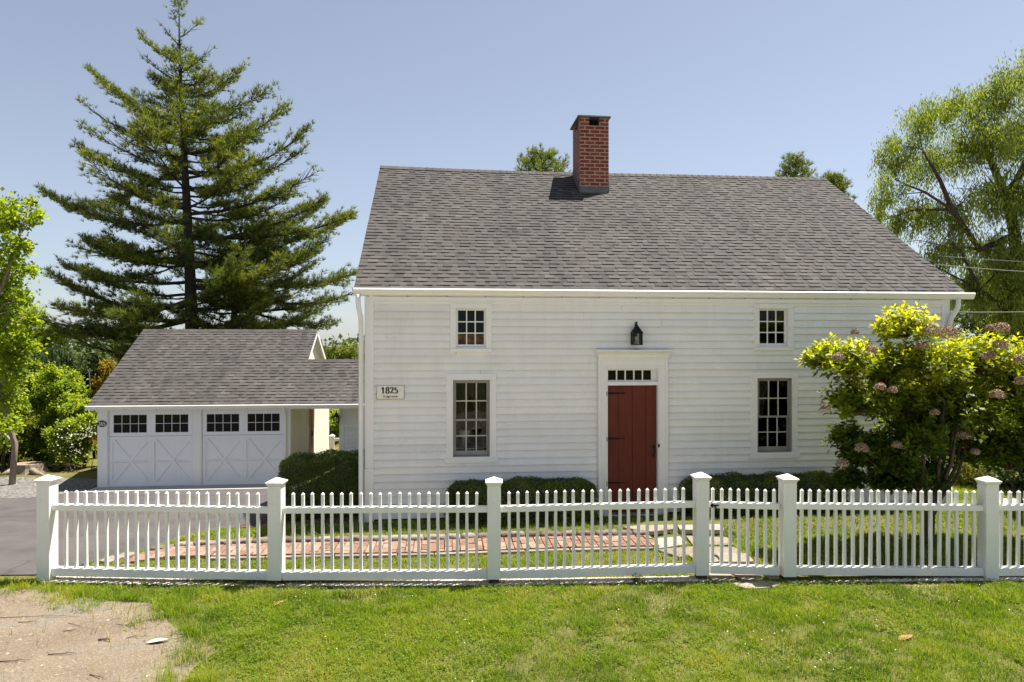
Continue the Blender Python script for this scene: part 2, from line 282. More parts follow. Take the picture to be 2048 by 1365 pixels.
# ------------------------------------------------------------------ object helpers
def tag(o, label=None, cat=None, group=None, kind=None):
    if label: o['label'] = label
    if cat: o['category'] = cat
    if group: o['group'] = group
    if kind: o['kind'] = kind
    return o
def thing(name, label, cat, loc=(0, 0, 0), group=None, rz=0):
    o = bpy.data.objects.new(name, None); COL.objects.link(o)
    o.location = loc; o.rotation_euler = (0, 0, rz); o.empty_display_size = .2
    return tag(o, label, cat, group)
def origin(o):
    x = Vector((0, 0, 0))
    while o is not None:
        x += o.location; o = o.parent
    return x
def link(name, me, parent=None, local=False):
    o = bpy.data.objects.new(name, me); COL.objects.link(o)
    if parent is not None: o.parent = parent
    return o
class MB:
    def __init__(s): s.v = []; s.f = []; s.mi = []; s.r = []; s.uv = []
    def face(s, pts, mi=0, r=.5, uv=None):
        n = len(s.v); s.v += [tuple(p) for p in pts]; s.f.append(tuple(range(n, n+len(pts)))); s.mi.append(mi); s.r.append(r); s.uv.append(uv)
    def hexa(s, p, mi=0, r=.5, skip=()):
        n = len(s.v); s.v += [tuple(q) for q in p]
        for k, f in enumerate(((0, 3, 2, 1), (4, 5, 6, 7), (0, 1, 5, 4), (1, 2, 6, 5), (2, 3, 7, 6), (3, 0, 4, 7))):
            if k in skip: continue
            s.f.append(tuple(n+i for i in f)); s.mi.append(mi); s.r.append(r); s.uv.append(None)
    def box(s, x0, x1, y0, y1, z0, z1, mi=0, r=.5):
        s.hexa([(x0, y0, z0), (x1, y0, z0), (x1, y1, z0), (x0, y1, z0), (x0, y0, z1), (x1, y0, z1), (x1, y1, z1), (x0, y1, z1)], mi, r)
    def frustum(s, cx, cy, z0, z1, w0, w1, mi=0, r=.5, d0=None, d1=None):
        d0 = w0 if d0 is None else d0; d1 = w1 if d1 is None else d1
        s.hexa([(cx-w0/2, cy-d0/2, z0), (cx+w0/2, cy-d0/2, z0), (cx+w0/2, cy+d0/2, z0), (cx-w0/2, cy+d0/2, z0),
                (cx-w1/2, cy-d1/2, z1), (cx+w1/2, cy-d1/2, z1), (cx+w1/2, cy+d1/2, z1), (cx-w1/2, cy+d1/2, z1)], mi, r)
    def tube(s, pts, rad, n=6, mi=0, r=.5, cap=True):
        pts = [Vector(p) for p in pts]; k = len(pts)
        rad = rad if isinstance(rad, (list, tuple)) else [rad]*k
        base = len(s.v); up = Vector((0, 0, 1)); prev = None
        for i, p in enumerate(pts):
            t = (pts[min(i+1, k-1)]-pts[max(i-1, 0)])
            t = t.normalized() if t.length > 1e-9 else Vector((0, 0, 1))
            if prev is None:
                a = Vector((1, 0, 0)) if abs(t.x) < .9 else Vector((0, 1, 0)); u = t.cross(a).normalized()
            else:
                u = (prev-t*prev.dot(t)); u = u.normalized() if u.length > 1e-6 else t.orthogonal().normalized()
            prev = u; w = t.cross(u)
            for j in range(n):
                an = 2*PI*j/n; q = p+(u*math.cos(an)+w*math.sin(an))*rad[i]; s.v.append(tuple(q))
        for i in range(k-1):
            for j in range(n):
                a = base+i*n+j; b = base+i*n+(j+1) % n
                s.f.append((a, b, b+n, a+n)); s.mi.append(mi); s.r.append(r); s.uv.append(None)
        if cap:
            s.f.append(tuple(base+j for j in reversed(range(n)))); s.mi.append(mi); s.r.append(r); s.uv.append(None)
            s.f.append(tuple(base+(k-1)*n+j for j in range(n))); s.mi.append(mi); s.r.append(r); s.uv.append(None)
    def extrude_x(s, prof, x0, x1, mi=0, r=.5):      # prof: closed list of (y,z)
        n = len(prof); b = len(s.v)
        s.v += [(x0, y, z) for y, z in prof]+[(x1, y, z) for y, z in prof]
        fs = [(b+i, b+(i+1) % n, b+n+(i+1) % n, b+n+i) for i in range(n)]
        fs += [tuple(b+i for i in reversed(range(n))), tuple(b+n+i for i in range(n))]
        for f in fs: s.f.append(f); s.mi.append(mi); s.r.append(r); s.uv.append(None)
    def prism_z(s, poly, z0, z1, mi=0, r=.5):
        n = len(poly); b = len(s.v)
        s.v += [(x, y, z0) for x, y in poly]+[(x, y, z1) for x, y in poly]
        fs = [(b+i, b+(i+1) % n, b+n+(i+1) % n, b+n+i) for i in range(n)]
        fs += [tuple(b+i for i in reversed(range(n))), tuple(b+n+i for i in range(n))]
        for f in fs: s.f.append(f); s.mi.append(mi); s.r.append(r); s.uv.append(None)
    def build(s, name, mats, parent=None, smooth=False, bevel=0, local=False, fix=True):
        me = bpy.data.meshes.new(name)
        off = origin(parent) if (parent is not None and not local) else Vector((0, 0, 0))
        me.from_pydata([(v[0]-off.x, v[1]-off.y, v[2]-off.z) for v in s.v], [], s.f)
        if not isinstance(mats, (list, tuple)): mats = [mats]
        for m in mats: me.materials.append(m)
        me.polygons.foreach_set('material_index', s.mi)
        a = me.attributes.new('rnd', 'FLOAT', 'FACE'); a.data.foreach_set('value', s.r)
        if any(u is not None for u in s.uv):
            uvl = me.uv_layers.new(name='UVMap'); dat = []
            for f, u in zip(s.f, s.uv):
                for k in range(len(f)): dat += list(u[k]) if u else [0, 0]
            uvl.data.foreach_set('uv', dat)
        if fix:
            bm = bmesh.new(); bm.from_mesh(me); bmesh.ops.recalc_face_normals(bm, faces=bm.faces); bm.to_mesh(me); bm.free()
        if smooth: me.polygons.foreach_set('use_smooth', [True]*len(me.polygons))
        me.update()
        o = link(name, me, parent)
        if bevel:
            b = o.modifiers.new('bev', 'BEVEL'); b.width = bevel; b.segments = 2; b.limit_method = 'ANGLE'
        return o
def np_mesh(name, V, faces, rnd, mats, parent=None, mi=None):
    """V (n,k,3) elements, faces: tuples over k, rnd (n,)"""
    n, k, _ = V.shape
    off = origin(parent) if parent is not None else Vector((0, 0, 0))
    V = V-np.array(off)[None, None, :]
    me = bpy.data.meshes.new(name); me.vertices.add(n*k); me.vertices.foreach_set('co', V.astype(np.float32).ravel())
    loops = []; starts = []; tot = []; c = 0
    per = sum(len(f) for f in faces)
    idx = np.concatenate([np.array(f) for f in faces])[None, :]+(np.arange(n)*k)[:, None]
    st = np.cumsum([0]+[len(f) for f in faces])[:-1][None, :]+(np.arange(n)*per)[:, None]
    me.loops.add(n*per); me.loops.foreach_set('vertex_index', idx.ravel().astype(np.int32))
    nf = n*len(faces); me.polygons.add(nf)
    me.polygons.foreach_set('loop_start', st.ravel().astype(np.int32))
    a = me.attributes.new('rnd', 'FLOAT', 'FACE'); a.data.foreach_set('value', np.repeat(rnd, len(faces)).astype(np.float32))
    if not isinstance(mats, (list, tuple)): mats = [mats]
    for m in mats: me.materials.append(m)
    if mi is not None: me.polygons.foreach_set('material_index', np.repeat(mi, len(faces)).astype(np.int32))
    me.update(calc_edges=True); me.validate()
    return link(name, me, parent)
def nrm(a): return a/np.maximum(np.linalg.norm(a, axis=-1, keepdims=True), 1e-9)
def leaves_geo(P, D, Nn, L, W, fold=.25):
    D = nrm(D); S = nrm(np.cross(D, Nn)); U = np.cross(S, D)
    L = L[:, None]; W = W[:, None]
    a = P; c = P+D*L
    b = P+D*L*.45+S*W*.5+U*W*fold; d = P+D*L*.45-S*W*.5+U*W*fold
    return np.stack([a, b, c, d], 1)
def stroke(mb, pts, thick, thin, place, mi=0):
    """flat lettering stroke with contrast: thick when vertical"""
    pts = [Vector((p[0], p[1])) for p in pts]; n = len(pts); L = []; Rr = []
    for i, p in enumerate(pts):
        t = pts[min(i+1, n-1)]-pts[max(i-1, 0)]; t.normalize()
        w = (thin+(thick-thin)*abs(t.y))/2; q = Vector((-t.y, t.x))*w
        L.append(p+q); Rr.append(p-q)
    for i in range(n-1): mb.face([place(L[i]), place(L[i+1]), place(Rr[i+1]), place(Rr[i])], mi)
def arc(cx, cy, rx, ry, a0, a1, n=14):
    return [(cx+rx*math.cos(math.radians(a0+(a1-a0)*i/n)), cy+ry*math.sin(math.radians(a0+(a1-a0)*i/n))) for i in range(n+1)]
GL = {'1': [[(.06, .74), (.30, .97)], [(.30, 1), (.30, 0)], [(.12, .02), (.48, .02)]],
      '8': [arc(.3, .765, .19, .215, 90, 450, 22), arc(.3, .27, .25, .27, 90, 450, 24)],
      '2': [arc(.29, .72, .21, .26, 185, -40)+[(.3, .33), (.06, .05)], [(.05, .05), (.54, .05)], [(.53, .02), (.55, .2)]],
      '5': [[(.5, .96), (.14, .96)], [(.15, .98), (.12, .52)], arc(.29, .31, .24, .29, 135, -150)],
      '3': [arc(.27, .76, .2, .22, 160, -80), arc(.27, .28, .25, .28, 80, -155)],
      '6': [arc(.31, .29, .23, .28, 0, 360, 22), arc(.5, .36, .43, .62, 95, 190)]}
def number(mb, txt, x, z, h, w, y, adv, thick=.17, thin=.055, mi=0):
    for k, ch in enumerate(txt):
        for s in GL[ch]:
            stroke(mb, s, thick, thin, lambda p, k=k: (x+(p.x+k*adv)*w, y, z+p.y*h), mi)
# ------------------------------------------------------------------ ground sheets
def sheet(name, poly, mat, dz, res=.5, kind='structure', label=None, jig=0):
    bm = bmesh.new()
    pts = []
    for i, p in enumerate(poly):
        q = poly[(i+1) % len(poly)]; L = math.hypot(q[0]-p[0], q[1]-p[1]); k = max(1, int(L/.12)) if jig else 1
        for j in range(k):
            t = j/k; x = p[0]+(q[0]-p[0])*t; y = p[1]+(q[1]-p[1])*t
            if jig and j: x += (float(fbm(x*3.1, y*3.1+9))-.5)*jig*2; y += (float(fbm(x*3.1+40, y*3.1))-.5)*jig*2
            pts.append((x, y))
    bm.faces.new([bm.verts.new((x, y, 0)) for x, y in pts])
    bmesh.ops.triangulate(bm, faces=bm.faces[:])
    xs = [p[0] for p in pts]; ys = [p[1] for p in pts]
    for ax, lo, hi in ((0, min(xs), max(xs)), (1, min(ys), max(ys))):
        k = math.ceil(lo/res)
        while k*res < hi:
            co = [0, 0, 0]; no = [0, 0, 0]; co[ax] = k*res; no[ax] = 1
            bmesh.ops.bisect_plane(bm, geom=bm.verts[:]+bm.edges[:]+bm.faces[:], plane_co=co, plane_no=no)
            k += 1
    for v in bm.verts: v.co.z = gz(v.co.x, v.co.y)+dz
    bmesh.ops.recalc_face_normals(bm, faces=bm.faces)
    for f in bm.faces:
        if f.normal.z < 0: f.normal_flip()
    me = bpy.data.meshes.new(name); bm.to_mesh(me); bm.free(); me.materials.append(mat)
    o = link(name, me); tag(o, label, None, None, kind); return o
def ground():
    xs = sorted(set(list(np.round(np.arange(-5, 9, .125), 4))+list(np.arange(-30, -5.1, .5))+list(np.arange(9, 30.01, .5))+[-3000, -1000, -400, -200, -120, -80, -60, -45, -37, 37, 45, 60, 80, 120, 200, 400, 1000, 3000]))
    ys = sorted(set(list(np.round(np.arange(8.5, 11, .05), 3))+list(np.arange(0, 8.4, .5))+list(np.arange(11, 40.01, .5))+[-200, -60, -20, -8, 45, 50, 55, 60, 65, 70, 80, 100, 140, 200, 400, 1000, 3000]))
    X, Y = np.meshgrid(xs, ys); Z = g(X, Y); nx = len(xs); ny = len(ys)
    V = np.stack([X, Y, Z], -1).reshape(-1, 3)
    fs = [(j*nx+i, j*nx+i+1, (j+1)*nx+i+1, (j+1)*nx+i) for j in range(ny-1) for i in range(nx-1)]
    me = bpy.data.meshes.new('ground'); me.from_pydata(V.tolist(), [], fs); me.materials.append(M['turf'])
    me.polygons.foreach_set('use_smooth', [True]*len(me.polygons))
    tag(link('ground', me), kind='structure')
ground()
DRIVE = Zs([(-500, 1152), (70, 1150), (112, 1143), (215, 1106), (262, 1090)])+[(-4.05, 10.15), (-3.55, 10.9), (-3.05, 11.9), (-2.75, 13.2), (-3.0, 15.5), (-4.15, 18.6), (-9.6, 18.6), (-9.9, 17.3), (-20, 16.9)]
sheet('driveway', DRIVE, M['asphalt'], .014, .25)
sheet('garage_apron', [(-9.5, 18.6), (-4.2, 18.6), (-4.2, 19.75), (-9.5, 19.75)], M['concrete'], .02)
GRAV = [(-22, 16.85), (-9.9, 17.25), (-9.6, 18.55), (-9.6, 20.5), (-10.5, 21.0), (-13, 21.4), (-22, 22)]
sheet('gravel_parking', GRAV, M['gravel'], .012)
DIRT = Zs([(-260, 1186), (20, 1176), (80, 1182), (150, 1193), (225, 1204), (300, 1207), (325, 1222), (335, 1245), (375, 1270), (415, 1290), (438, 1304), (408, 1322), (380, 1345), (375, 1380), (345, 1425), (320, 1560), (-300, 1560)])
sheet('dirt_verge', DIRT, M['dirt'], .006, jig=.06)
MULCH = [(-3.0, 11.9), (-3.5, 10.95), (-2.6, 10.3), (-1.3, 10.15), (-1.3, 13.0), (-2.75, 13.0)]
sheet('mulch_bed', MULCH, M['mulch'], .016, .25, jig=.05)
GSTRIP = [(-4.7, 8.425), (-1.97, 8.02), (.55, 7.82), (3.0, 7.72), (3.35, 7.69), (3.35, 7.86), (3.0, 7.90), (.55, 8.02), (-1.97, 8.22), (-4.7, 8.63)]
GSTRIP2 = [(3.95, 7.58), (6.42, 7.41), (9.2, 7.21), (9.2, 7.5), (6.42, 7.66), (3.95, 7.80)]
sheet('gravel_strip', GSTRIP, M['palegravel'], .008, jig=.03); sheet('gravel_strip', GSTRIP2, M['palegravel'], .008, jig=.03)
sheet('bounce_road', [(-40, -7), (40, -7), (40, 3.9), (3, 4.1), (-3, 4.4), (-40, 4.6)], M['bounce_road'], .005, 2.0)  # unseen road added behind the camera to bounce light onto the house front
BED1 = [(.02, 9.86), (2.35, 9.88), (2.35, 10.38), (.02, 10.38)]; BED2 = [(3.5, 9.86), (6.3, 9.84), (6.3, 10.38), (3.5, 10.38)]
sheet('planting_bed', BED1, M['mulch'], .012, .1, jig=.05); sheet('planting_bed', BED2, M['mulch'], .012, .1, jig=.05)
# brick path
def lerp2(P, x):
    if x <= P[0][0]: return P[0][1]
    for a, b in zip(P, P[1:]):
        if x <= b[0]: return a[1]+(b[1]-a[1])*(x-a[0])/(b[0]-a[0])
    return P[-1][1]
PATH = PB+PT[::-1]
sheet('path_bedding', PATH, M['mulch'], .010, .1)
mb = MB(); x = PB[0][0]
row = 0
while x < PT[-1][0]-.1:
    y0 = lerp2(PB, x+.05); y1 = lerp2(PT, x+.05); yy = y0-(.1 if row % 2 else 0)
    while yy < y1-.02:
        a = max(yy, y0); b = min(yy+.198, y1)
        if b-a > .03:
            z = gz(x, a)+.012+R.uniform(0, .008); t = R.uniform(-.003, .003); j = R.uniform(-.003, .003)
            mb.hexa([(x+j, a, z), (x+.096+j, a, z), (x+.096+j, b, z), (x+j, b, z), (x+.003+j, a+.003, z+.03+t), (x+.093+j, a+.003, z+.03-t), (x+.093+j, b-.003, z+.03-t), (x+.003+j, b-.003, z+.03+t)], 0, R.random())
        yy += .204
    x += .101; row += 1
tag(mb.build('brick_path', M['paver']), kind='structure')
# thin flush edging on the near side of the path
mb = MB(); x = PB[0][0]
while x < PB[-1][0]-.1:
    L = R.uniform(.3, .6); xb = min(x+L, PB[-1][0]); y0 = lerp2(PB, x); y1 = lerp2(PB, xb)
    z = gz(x, y0)
    if R.random() < .85:
        mb.hexa([(x+.01, y0-.09, z-.02), (xb, y1-.09, z-.02), (xb, y1-.012, z-.02), (x+.01, y0-.012, z-.02), (x+.015, y0-.085, z+.035), (xb-.005, y1-.08, z+.035), (xb-.005, y1-.015, z+.035), (x+.015, y0-.015, z+.035)], 0, R.uniform(.5, 1))
    x = xb
tag(mb.build('path_edging', M['cobble'], bevel=.006), kind='structure')
# cobbles behind the path: each a thing
def cobble_mesh(w, seed):
    rr = random.Random(seed); bm = bmesh.new(); bmesh.ops.create_cube(bm, size=1)
    bmesh.ops.subdivide_edges(bm, edges=bm.edges[:], cuts=3, use_grid_fill=True)
    for v in bm.verts:
        p = v.co.copy(); r = p.normalized()*.62; v.co = p.lerp(r, .22)
        v.co = Vector((v.co.x*w, v.co.y*.12, v.co.z*.17))
        v.co += Vector((rr.uniform(-1, 1), rr.uniform(-1, 1), rr.uniform(-1, 1)))*.007
    me = bpy.data.meshes.new('edging_cobble'); bm.to_mesh(me); bm.free(); me.materials.append(M['cobble'])
    a = me.attributes.new('rnd', 'FLOAT', 'FACE'); b = rr.random()
    a.data.foreach_set('value', [min(1, max(0, b+rr.uniform(-.12, .12))) for _ in me.polygons])
    me.polygons.foreach_set('use_smooth', [True]*len(me.polygons)); return me
x = PT[0][0]+.25; k = 0
while x < PT[-1][0]+.02:
    w = R.uniform(.17, .31); y = lerp2(PT, x+w/2)+.06
    o = link('edging_cobble', cobble_mesh(w, k)); o.location = (x+w/2, y-.01, gz(x, y-.16)+.008+R.uniform(-.008, .008))
    o.rotation_euler = (R.uniform(-.08, .08), R.uniform(-.05, .05), R.uniform(-.06, .06)+math.atan2(lerp2(PT, x+w)-lerp2(PT, x), w))
    tag(o, 'rough granite cobble set in the raised edging behind the red brick path', 'cobble', 'granite cobbles edging the brick path')
    x += w+.02; k += 1
# granite curb at the drive end of the path
mb = MB(); a = atZ(206, 1118, .02); b = atZ(266, 1092, .05)
d = (b-a).normalized(); n_ = Vector((-d.y, d.x, 0))*.09
for q in (0, 1):
    p0 = a.lerp(b, q*.5+.01); p1 = a.lerp(b, q*.5+.49); zz = gz(p0.x, p0.y)
    pts = [p0-n_, p1-n_, p1+n_, p0+n_]
    mb.hexa([(p.x, p.y, zz-.05) for p in pts]+[(p.x, p.y, zz+.04) for p in pts], 0, .75)
tag(mb.build('path_curb', M['cobble'], bevel=.01), kind='structure')
# flagstones
FLAG = [[(1243, 1068), (1300, 1062), (1345, 1061), (1352, 1071), (1300, 1078)], [(1352, 1060), (1440, 1061), (1452, 1074), (1360, 1073)],
        [(1306, 1081), (1362, 1076), (1375, 1092), (1318, 1100)], [(1370, 1076), (1455, 1078), (1468, 1094), (1384, 1093)], [(1312, 1103), (1330, 1101), (1392, 1097), (1402, 1110), (1360, 1118)],
        [(1400, 1097), (1470, 1098), (1492, 1116), (1412, 1113)], [(1372, 1120), (1420, 1117), (1440, 1136), (1398, 1140)], [(1428, 1117), (1496, 1120), (1510, 1136), (1448, 1137)],
        [(1404, 1143), (1446, 1140), (1478, 1168), (1428, 1168)], [(1455, 1141), (1500, 1140), (1530, 1163), (1484, 1166)], [(1506, 1139), (1538, 1143), (1560, 1162), (1536, 1163)],
        [(1462, 1171), (1540, 1167), (1562, 1172), (1545, 1181), (1490, 1183)]]
mb = MB()
for f in FLAG:
    my = sum(q[1] for q in f)/len(f); p = Zs(f, .08 if my < 1125 else .03 if my < 1135 else 0); c = (sum(q[0] for q in p)/len(p), sum(q[1] for q in p)/len(p))
    out = []
    for i, q in enumerate(p):
        nx_ = p[(i+1) % len(p)]
        for t in (0, .33, .66):
            xx = q[0]+(nx_[0]-q[0])*t; yy = q[1]+(nx_[1]-q[1])*t
            kx = .012*R.uniform(-1, 1); out.append((xx+(c[0]-xx)*(.03 if t == 0 else 0)+kx, yy+(c[1]-yy)*(.03 if t == 0 else 0)+.012*R.uniform(-1, 1)))
    zz = gz(*c); mb.prism_z(out, zz-.03, zz+.026+R.uniform(0, .008), 0, R.random())
tag(mb.build('flagstone_path', M['flag'], bevel=.006), kind='structure')
FLAGZ = [Zs(f, .06 if sum(q[1] for q in f)/len(f) < 1125 else 0) for f in FLAG]
# brick walk far right
WALK = [tuple(atZ(1995, 1026)[:2]), tuple(atZ(2060, 1044)[:2]), tuple(atZ(2300, 1100)[:2]), tuple(atZ(2300, 1040)[:2]), tuple(atZ(2060, 1012)[:2]), tuple(atZ(2005, 1010)[:2])]
sheet('garden_walk', WALK, M['concrete'], .014)
mb = MB()
for p0, p1 in ((atZ(1895, 1027), atZ(2000, 1030)), (atZ(2000, 1030), atZ(2062, 1050)), (atZ(2062, 1050), atZ(2300, 1108))):
    dd = (p1-p0).normalized(); nn = Vector((-dd.y, dd.x, 0))*.06
    pts = [p0-nn, p1-nn, p1+nn, p0+nn]; mb.hexa([(p.x, p.y, -.03) for p in pts]+[(p.x, p.y, .05) for p in pts], 0, .8)
tag(mb.build('walk_edging', M['cobble'], bevel=.008), kind='structure')

# ------------------------------------------------------------------ house
X0, X1, YW = -1.22, 8.15, 10.40
ZB = .155
house = thing('house', 'white clapboard house with red plank door and long grey shingled roof', 'house', (X0, YW, 0))
def clap_wall(name, x0, x1, y, z0, z1, exp, holes, mat, parent, thick=.030):
    mb = MB(); z = z0
    rr = random.Random(3)
    while z < z1-.02:
        zt = min(z+exp, z1)
        iv = [(x0, x1)]
        for (a, b, c, d) in holes:
            if zt > c+.002 and z < d-.002:
                nv = []
                for p, q in iv:
                    if b <= p or a >= q: nv.append((p, q)); continue
                    if a > p: nv.append((p, a))
                    if b < q: nv.append((b, q))
                iv = nv
        for (a, b, c, d) in holes:
            if zt > c+.002 and z < d-.002:
                for lo, hi in ((z, c), (d, zt)):
                    if hi-lo > .004: mb.box(a+.001, b-.001, y-.012, y, lo, hi)
        for p, q in iv:
            cuts = [p]; xx = p+rr.uniform(1.2, 4.5)
            while xx < q-.5: cuts.append(xx); xx += rr.uniform(2, 4.5)
            cuts.append(q)
            for a, b in zip(cuts, cuts[1:]):
                j = rr.uniform(-.0025, .0025); b2 = b-.003
                t = thick+rr.uniform(-.002, .002)
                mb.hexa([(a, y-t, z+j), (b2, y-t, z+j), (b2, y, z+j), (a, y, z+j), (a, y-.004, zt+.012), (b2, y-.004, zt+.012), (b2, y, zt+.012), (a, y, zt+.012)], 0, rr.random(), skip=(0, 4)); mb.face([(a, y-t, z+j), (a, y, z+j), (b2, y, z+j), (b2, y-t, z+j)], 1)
        z = zt
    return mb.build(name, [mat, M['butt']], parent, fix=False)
LW = [(.091, .661, 1.053, 2.239), (4.884, 5.464, 1.049, 2.247)]      # lower windows (x0,x1,z0,z1)
UW = [(.144, .600, 2.717, 3.324), (4.925, 5.406, 2.735, 3.345)]
DR = (2.471, 3.29, .125, 2.405)
HOLES = LW+UW+[DR]
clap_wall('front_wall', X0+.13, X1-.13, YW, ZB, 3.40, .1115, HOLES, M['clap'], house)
# inner sheathing, gable and rear walls, floors
mb = MB()
EZ = lambda x: 3.59+.045*(x-X0)/(X1-X0)
yr0, yr1, zr = YW, 18.4, 6.40
for xx, s in ((X0, 1), (X1, -1)):
    prof = [(YW+.004, ZB), (yr1, ZB), (yr1, 3.62), (14.4, 6.33), (YW+.004, 3.62)]
    mb = MB(); mb.extrude_x(prof, xx if s > 0 else xx-.12, xx+.12 if s > 0 else xx); mb.build('gable_wall', M['clap'], house)
mb = MB(); mb.box(X0+.12, X1-.12, yr1-.12, yr1, ZB, 3.6); mb.build('rear_wall', M['clap'], house)
mb = MB()
def plane_with_holes(mb, x0, x1, z0, z1, y, th, holes):
    xs = sorted(set([x0, x1]+[h[0] for h in holes]+[h[1] for h in holes])); zs = sorted(set([z0, z1]+[h[2] for h in holes]+[h[3] for h in holes]))
    for a, b in zip(xs, xs[1:]):
        for c, d in zip(zs, zs[1:]):
            mx, mz = (a+b)/2, (c+d)/2
            if any(h[0] < mx < h[1] and h[2] < mz < h[3] for h in holes): continue
            mb.box(a, b, y, y+th, c, d)
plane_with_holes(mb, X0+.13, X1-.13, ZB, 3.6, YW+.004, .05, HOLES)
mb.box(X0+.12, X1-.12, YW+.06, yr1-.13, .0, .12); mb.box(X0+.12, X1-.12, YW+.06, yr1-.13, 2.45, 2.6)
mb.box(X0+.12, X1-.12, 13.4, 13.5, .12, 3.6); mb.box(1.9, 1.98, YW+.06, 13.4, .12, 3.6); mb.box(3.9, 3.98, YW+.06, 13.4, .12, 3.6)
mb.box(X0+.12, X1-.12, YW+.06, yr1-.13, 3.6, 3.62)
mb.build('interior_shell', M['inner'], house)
mb = MB(); mb.box(X0+.02, X1-.02, YW+.012, YW+.3, -.3, ZB-.001); mb.build('foundation', M['found'], house)
# trim: corner boards, frieze, soffit, fascia, water table
mb = MB()
mb.box(X0, X0+.135, YW-.032, YW+.03, .92, 3.55); mb.box(X0-.003, X0+.138, YW-.034, YW+.03, .0, .917)
mb.build('corner_board', M['trim'], house, bevel=.003)
mb = MB(); mb.box(X1-.135, X1, YW-.032, YW+.03, .0, 3.55); mb.build('corner_board', M['trim'], house, bevel=.003)
mb = MB()
mb.box(X0+.136, X1-.136, YW-.026, YW+.002, 3.385, 3.499)
mb.box(X0+.136, X1-.136, YW-.05, YW-.0265, 3.43, 3.49)
mb.box(X0+.14, X1-.14, 10.40, YW+.05, 3.553, 3.575)
mb.build('frieze', M['trim'], house, bevel=.002)
mb = MB()
mb.hexa([(X0-.1, 10.3735, 3.50), (X1+.1, 10.3735, 3.50), (X1+.1, 10.3985, 3.50), (X0-.1, 10.3985, 3.50), (X0-.1, 10.3735, EZ(X0)-.035), (X1+.1, 10.3735, EZ(X1)-.035), (X1+.1, 10.3985, EZ(X1)-.035), (X0-.1, 10.3985, EZ(X0)-.035)])
mb.build('fascia', M['trim'], house)
def gutter(x0, x1, yb, zt, parent, hang, name='gutter'):
    mb = MB()
    prof = [(yb, zt-.005), (yb, zt-.095), (yb-.06, zt-.095), (yb-.075, zt-.06), (yb-.085, zt-.045), (yb-.100, zt-.022), (yb-.106, zt-.014), (yb-.090, zt+.008), (yb-.083, zt+.008), (yb-.096, zt-.012), (yb-.072, zt-.05), (yb-.055, zt-.085), (yb-.01, zt-.085), (yb-.01, zt-.005)]
    mb.extrude_x(prof, x0, x1)
    for xe in (x0-.003, x1): mb.extrude_x([(yb, zt-.006), (yb, zt-.096), (yb-.06, zt-.096), (yb-.085, zt-.045), (yb-.104, zt-.012)], xe, xe+.003)
    o = mb.build(name, M['gutter'], parent)
    x = x0+.2
    while x < x1:
        mb = MB(); mb.tube([(x, yb-.03, zt-.098), (x+.004, yb-.02, zt-.112), (x+.012, yb+.04, zt-.128), (x+.016, yb+.06, zt-.118)], .0045, 5)
        x += hang; mb.build('hanger', M['found'], o)
    return o
gutter(-1.37, 8.52, 10.3725, 3.607, house, .585)
def downspout(x, y, path, parent, w=.075):
    mb = MB(); mb.tube(path, w/2, 10, cap=True); return mb.build('downspout', M['gutter'], parent, smooth=True)
downspout(0, 0, [(-1.305, 10.29, 3.52), (-1.305, 10.29, 3.42), (-1.30, 10.295, 3.34), (-1.272, 10.335, 3.18), (-1.268, 10.345, 3.08), (-1.268, 10.345, .12), (-1.268, 10.32, .03), (-1.268, 10.2, -.02)], house)
downspout(0, 0, [(8.25, 10.31, 3.52), (8.25, 10.31, 3.42), (8.23, 10.315, 3.34), (8.14, 10.325, 3.20), (8.115, 10.33, 3.08), (8.115, 10.33, .12), (8.115, 10.2, .0)], house)
# roof
def shingle_slope(mb, fn, u0, u1, ncourse, seed, h=.018, tab=(.09, .19)):
    rr = random.Random(seed)
    for i in range(ncourse):
        t0 = i/ncourse; t1 = (i+1)/ncourse; u = u0; raised = rr.random() < .5
        wob = rr.uniform(-.0008, .0008)
        while u < u1-1e-6:
            w = rr.uniform(*tab)*(1.1 if raised else .8); ub = min(u+w, u1)
            hh = h if raised else h*.55
            tt = t0-(0 if raised else -.0012)+wob
            rv = min(1, max(.2, rr.gauss(.55, .17)))
            for (a, b) in ((u, ub),):
                p = [fn(a, tt, 0), fn(b, tt, 0), fn(a, tt, hh), fn(b, tt, hh), fn(a, t1+.01, .0015), fn(b, t1+.01, .0015)]
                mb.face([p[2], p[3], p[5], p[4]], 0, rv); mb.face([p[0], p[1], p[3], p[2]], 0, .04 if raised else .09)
                if raised: mb.face([p[0], p[2], p[4]], 0, rv); mb.face([p[1], p[5], p[3]], 0, rv)
            u = ub; raised = not raised if rr.random() < .85 else raised
def slope_fn(y0, z0f, y1, z1f, xa, xb):
    def fn(x, t, h):
        u = (x-xa)/(xb-xa); za = z0f(u); zb = z1f(u)
        L = math.hypot(y1-y0, zb-za); ny = -(zb-za)/L; nz = abs(y1-y0)/L
        return (x, y0+(y1-y0)*t+ny*h*(1 if y1 > y0 else -1), za+(zb-za)*t+nz*h)
    return fn
RX0, RX1 = -1.372, 8.36
ridge_z = lambda u: 6.475-.02*u-.035*math.sin(PI*min(1, max(0, u)))-.01*math.sin(7*u)
ev_z = lambda u: 3.590+.045*u
fn_f = slope_fn(10.312, ev_z, 14.4, ridge_z, RX0, RX1)
fn_b = slope_fn(18.488, ev_z, 14.4, ridge_z, RX0, RX1)
mb = MB()
shingle_slope(mb, fn_f, RX0, RX1, 42, 11)
K = 24
